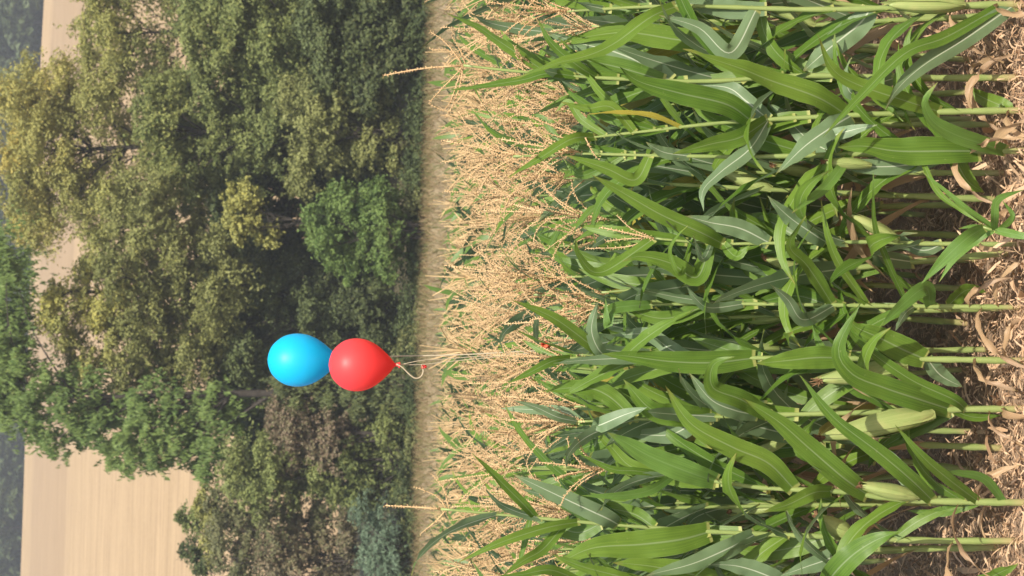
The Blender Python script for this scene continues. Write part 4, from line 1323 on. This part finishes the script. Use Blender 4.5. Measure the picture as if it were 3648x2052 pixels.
    p = FrontPlant([(3690, 2105), (3200, 2100), (2700, 2090), (2300, 2080), (2050, 2075)], 7.60, 'maize plant of the front row cut by the bottom edge of the photo', 211)
    p.leaf(8, [(300, 1520), (330, 1440), (430, 1340), (550, 1265), (665, 1225)], 116, 't', -.3, -.1, peak=.4)
    p.leaf(6, [(1100, 1500), (900, 1440), (700, 1400), (500, 1380)], 110, 't', -.1)
    p.leaf(6, [(700, 1490), (500, 1440), (350, 1400), (200, 1340)], 66, 't', -.1)
    p.leaf(6, [(350, 1480), (200, 1420), (60, 1440), (-100, 1460)], 50, 't', -.2)
    p.leaf(8, [(100, 1500), (0, 1449), (-150, 1400), (-300, 1390)], 100, 'u', -.1)
    p.leaf(8, [(1000, 1520), (1150, 1440), (1260, 1390)], 80, 't', -.1)
    p.tassel(spike=.34); p.fill(2)


front_row()


def young_plant():
    b = P(3700, 835, 7.35)
    gz = G(b.x, 7.35)
    root = thing('young_maize_plant', (b.x, 7.35, gz), 'short young maize plant with pale green leaves in front of the bare gap', 'maize plant')
    o = np.array(root.location); r = np.random.default_rng(300)
    line = [np.array([0, 0, -.03])] + [np.array(P(x, y, 7.35)) - o for x, y in ((3620, 830), (3520, 815), (3500, 808))]
    g = Geo(); tube(g, catmull(line, 10), np.linspace(.008, .005, 10), 6); g.obj('stalk', M_STALK, root)
    q = catmull(line, 20)
    for pts, w, dep, tw in (([(1080, 1150), (1000, 1200), (900, 1290), (770, 1430)], 74, -.1, .1), ([(1090, 1130), (1000, 1050), (880, 950), (770, 860)], 30, -.05, .2),
                            ([(1200, 1140), (1140, 1080), (1160, 1000), (1288, 955)], 44, -.1, .3), ([(1200, 1150), (1230, 1090), (1180, 1010)], 34, .05, .2),
                            ([(1150, 1170), (1060, 1200), (940, 1300), (860, 1420)], 40, .05, .3), ([(1230, 1150), (1288, 1190), (1340, 1210)], 44, -.1, .2), ([(1120, 1130), (1040, 1140), (960, 1150)], 26, .0, .2)):
        ctrl = [q[min(19, 12 + int(w / 12))]] + [np.array(P(*zc(7, *p), 7.35 + dep)) - o for p in pts[1:]]
        g = Geo(); g.add(*ribbon(ctrl, w * Z * 7.35 / F, CAMDIR, r, 14, tw1=tw)); g.obj('leaf', M_YOUNG_LIT, root)


young_plant()


# ------------------------------------------------------------------ balloons
def balloon_material(name, col, deep):
    m, nt, b = new_mat(name)
    lw = N(nt, 'ShaderNodeTexCoord')
    n = noise(nt, 4.0, 2, lw.outputs['Object'])
    c = mixc(nt, math_(nt, 'MULTIPLY', n, 0.35), col, deep)
    nt.links.new(c, b.inputs['Base Color'])
    b.inputs['Roughness'].default_value = 0.46
    b.inputs['Specular IOR Level'].default_value = 0.5
    translucent(nt, b, c, 0.42)
    return m


M_BLUE = balloon_material('blue_latex', (0.010, 0.60, 0.90), (0.005, 0.56, 0.88))
M_RED = balloon_material('red_latex', (1.0, 0.085, 0.088), (0.98, 0.068, 0.072))
M_CORAL = balloon_material('coral_latex', (0.85, 0.22, 0.11), (0.75, 0.15, 0.08))
M_STRING = simple_var('ribbon_string', (0.36, 0.29, 0.19), (0.50, 0.42, 0.29), 20, 0.6)
BPROF = [(0, 0), (2, 18), (6, 36), (19, 68), (44, 97), (75, 119), (108, 130), (140, 133), (175, 129), (205, 119), (235, 103), (265, 80), (290, 57), (314, 30), (327, 13), (333, 8.5), (337, 7)]


def balloon(name, label, top_px, axis_y, d, mat, st=1.0):
    k = d / F / 1.4123
    top = P(top_px, axis_y, d)
    root = thing(name, (top.x, top.y, top.z - 337 * k * st), label, 'balloon', 'balloons on strings above the maize')
    t = np.linspace(0, 1, 40)
    prof = catmull([(a, b, 0) for a, b in BPROF], 44)
    g = Geo(); S = 40; v = []
    for (a, b, _) in prof:
        for i in range(S):
            an = 2 * math.pi * i / S
            v.append((math.cos(an) * max(b, 0.01) * k, math.sin(an) * max(b, 0.01) * k, (337 - a) * k * st))
    f = [(i * S + j, (i + 1) * S + j, (i + 1) * S + (j + 1) % S, i * S + (j + 1) % S) for i in range(len(prof) - 1) for j in range(S)]
    g.add(v, f); g.obj('body', mat, root)
    g = Geo()                                 # knot: rolled lip below the neck
    v = []
    for a, b in ((337, 6), (341, 10), (346, 9), (350, 13), (356, 16), (358, 12)):
        for i in range(14):
            an = 2 * math.pi * i / 14
            rr = b * (1 + .18 * math.sin(3 * an + a))
            v.append((math.cos(an) * rr * k, math.sin(an) * rr * k, (337 - a) * k))
    f = [(i * 14 + j, (i + 1) * 14 + j, (i + 1) * 14 + (j + 1) % 14, i * 14 + (j + 1) % 14) for i in range(5) for j in range(14)]
    g.add(v, f); g.obj('knot', mat, root)
    return root


def string(root, pts, d, ra=0.0035, d2=None):
    o = np.array(root.location)
    n = len(pts)
    w = [np.array(P(x, y, d + ((d2 or d) - d) * i / (n - 1))) - o for i, (x, y) in enumerate(pts)]
    g = Geo(); tube(g, catmull(w, 24), np.full(24, ra), 5)
    return g.obj('string', M_STRING, root)


DB = 9.36
blue = balloon('balloon', 'light blue balloon floating directly above the red one', 953, 1283, DB + 0.30, M_BLUE, 1.07)
red = balloon('balloon', 'bright red balloon just below the blue one', 1171, 1300, DB, M_RED)
string(blue, [(1193, 1283), (1300, 1276), (1400, 1269), (1520, 1267), (1680, 1262), (1900, 1250), (2150, 1246)], DB + .30, 0.0034, DB + .15)
string(red, [(1424, 1300), (1500, 1284), (1580, 1279), (1700, 1270), (1900, 1256), (2150, 1247)], DB, 0.0022, DB + .15)
string(red, [(1424, 1301), (1440, 1299), (1500, 1299), (1580, 1290), (1700, 1278), (1900, 1258)], DB, 0.0020, DB + .1)
string(red, [(1412, 1297), (1432, 1307), (1455, 1330), (1478, 1347), (1498, 1343), (1508, 1325), (1505, 1305), (1502, 1298)], DB - .02, 0.0040)


def scrap(name, label, px, py, d, size, seed, mat):
    """crumpled piece of a burst balloon"""
    r = np.random.default_rng(seed)
    c = P(px, py, d)
    n, m = 9, 9
    v = []
    for i in range(n):
        for j in range(m):
            u, w = i / (n - 1) - .5, j / (m - 1) - .5
            rr = 1 - 0.35 * abs(math.sin(5 * math.atan2(w, u + 1e-6)))
            v.append(((u * .62 * rr) * size, (0.22 * math.sin(7 * u + 4 * w) + .15 * math.sin(11 * w) + r.normal(0, .03)) * size, (w * rr) * size))
    f = [(i * m + j, (i + 1) * m + j, (i + 1) * m + j + 1, i * m + j + 1) for i in range(n - 1) for j in range(m - 1)]
    o = mesh_obj(name, v, f, mat)
    sol = o.modifiers.new('thickness', 'SOLIDIFY'); sol.thickness = 0.002
    o.location = c
    return tag(o, label, 'balloon scrap')


scrap('balloon_scrap', 'tiny red remnant of a burst balloon on the string loop', 1511, 1307, DB - .02, 0.032, 5, M_RED)
scrap('balloon_scrap', 'crumpled orange-red balloon piece caught among the tassels', 1944, 1230, 9.0, 0.066, 6, M_CORAL)

# ------------------------------------------------------------------ haze
hz, nt, b = new_mat('haze_air')
nt.nodes.remove(b)
pv = N(nt, 'ShaderNodeVolumePrincipled')
pv.inputs['Color'].default_value = (0.90, 0.94, 0.98, 1)
pv.inputs['Density'].default_value = 0.0006
pv.inputs['Anisotropy'].default_value = 0.0
nt.links.new(pv.outputs[0], nt.nodes['Material Output'].inputs['Volume'])
x0, x1, y0, y1, z0, z1 = -420, 420, -70, 660, -12, 105
o = mesh_obj('haze', [(x0, y0, z0), (x1, y0, z0), (x1, y1, z0), (x0, y1, z0), (x0, y0, z1), (x1, y0, z1), (x1, y1, z1), (x0, y1, z1)],
             [(3, 2, 1, 0), (4, 5, 6, 7), (0, 1, 5, 4), (1, 2, 6, 5), (2, 3, 7, 6), (3, 0, 4, 7)], hz, smooth=False)
o['kind'] = 'stuff'
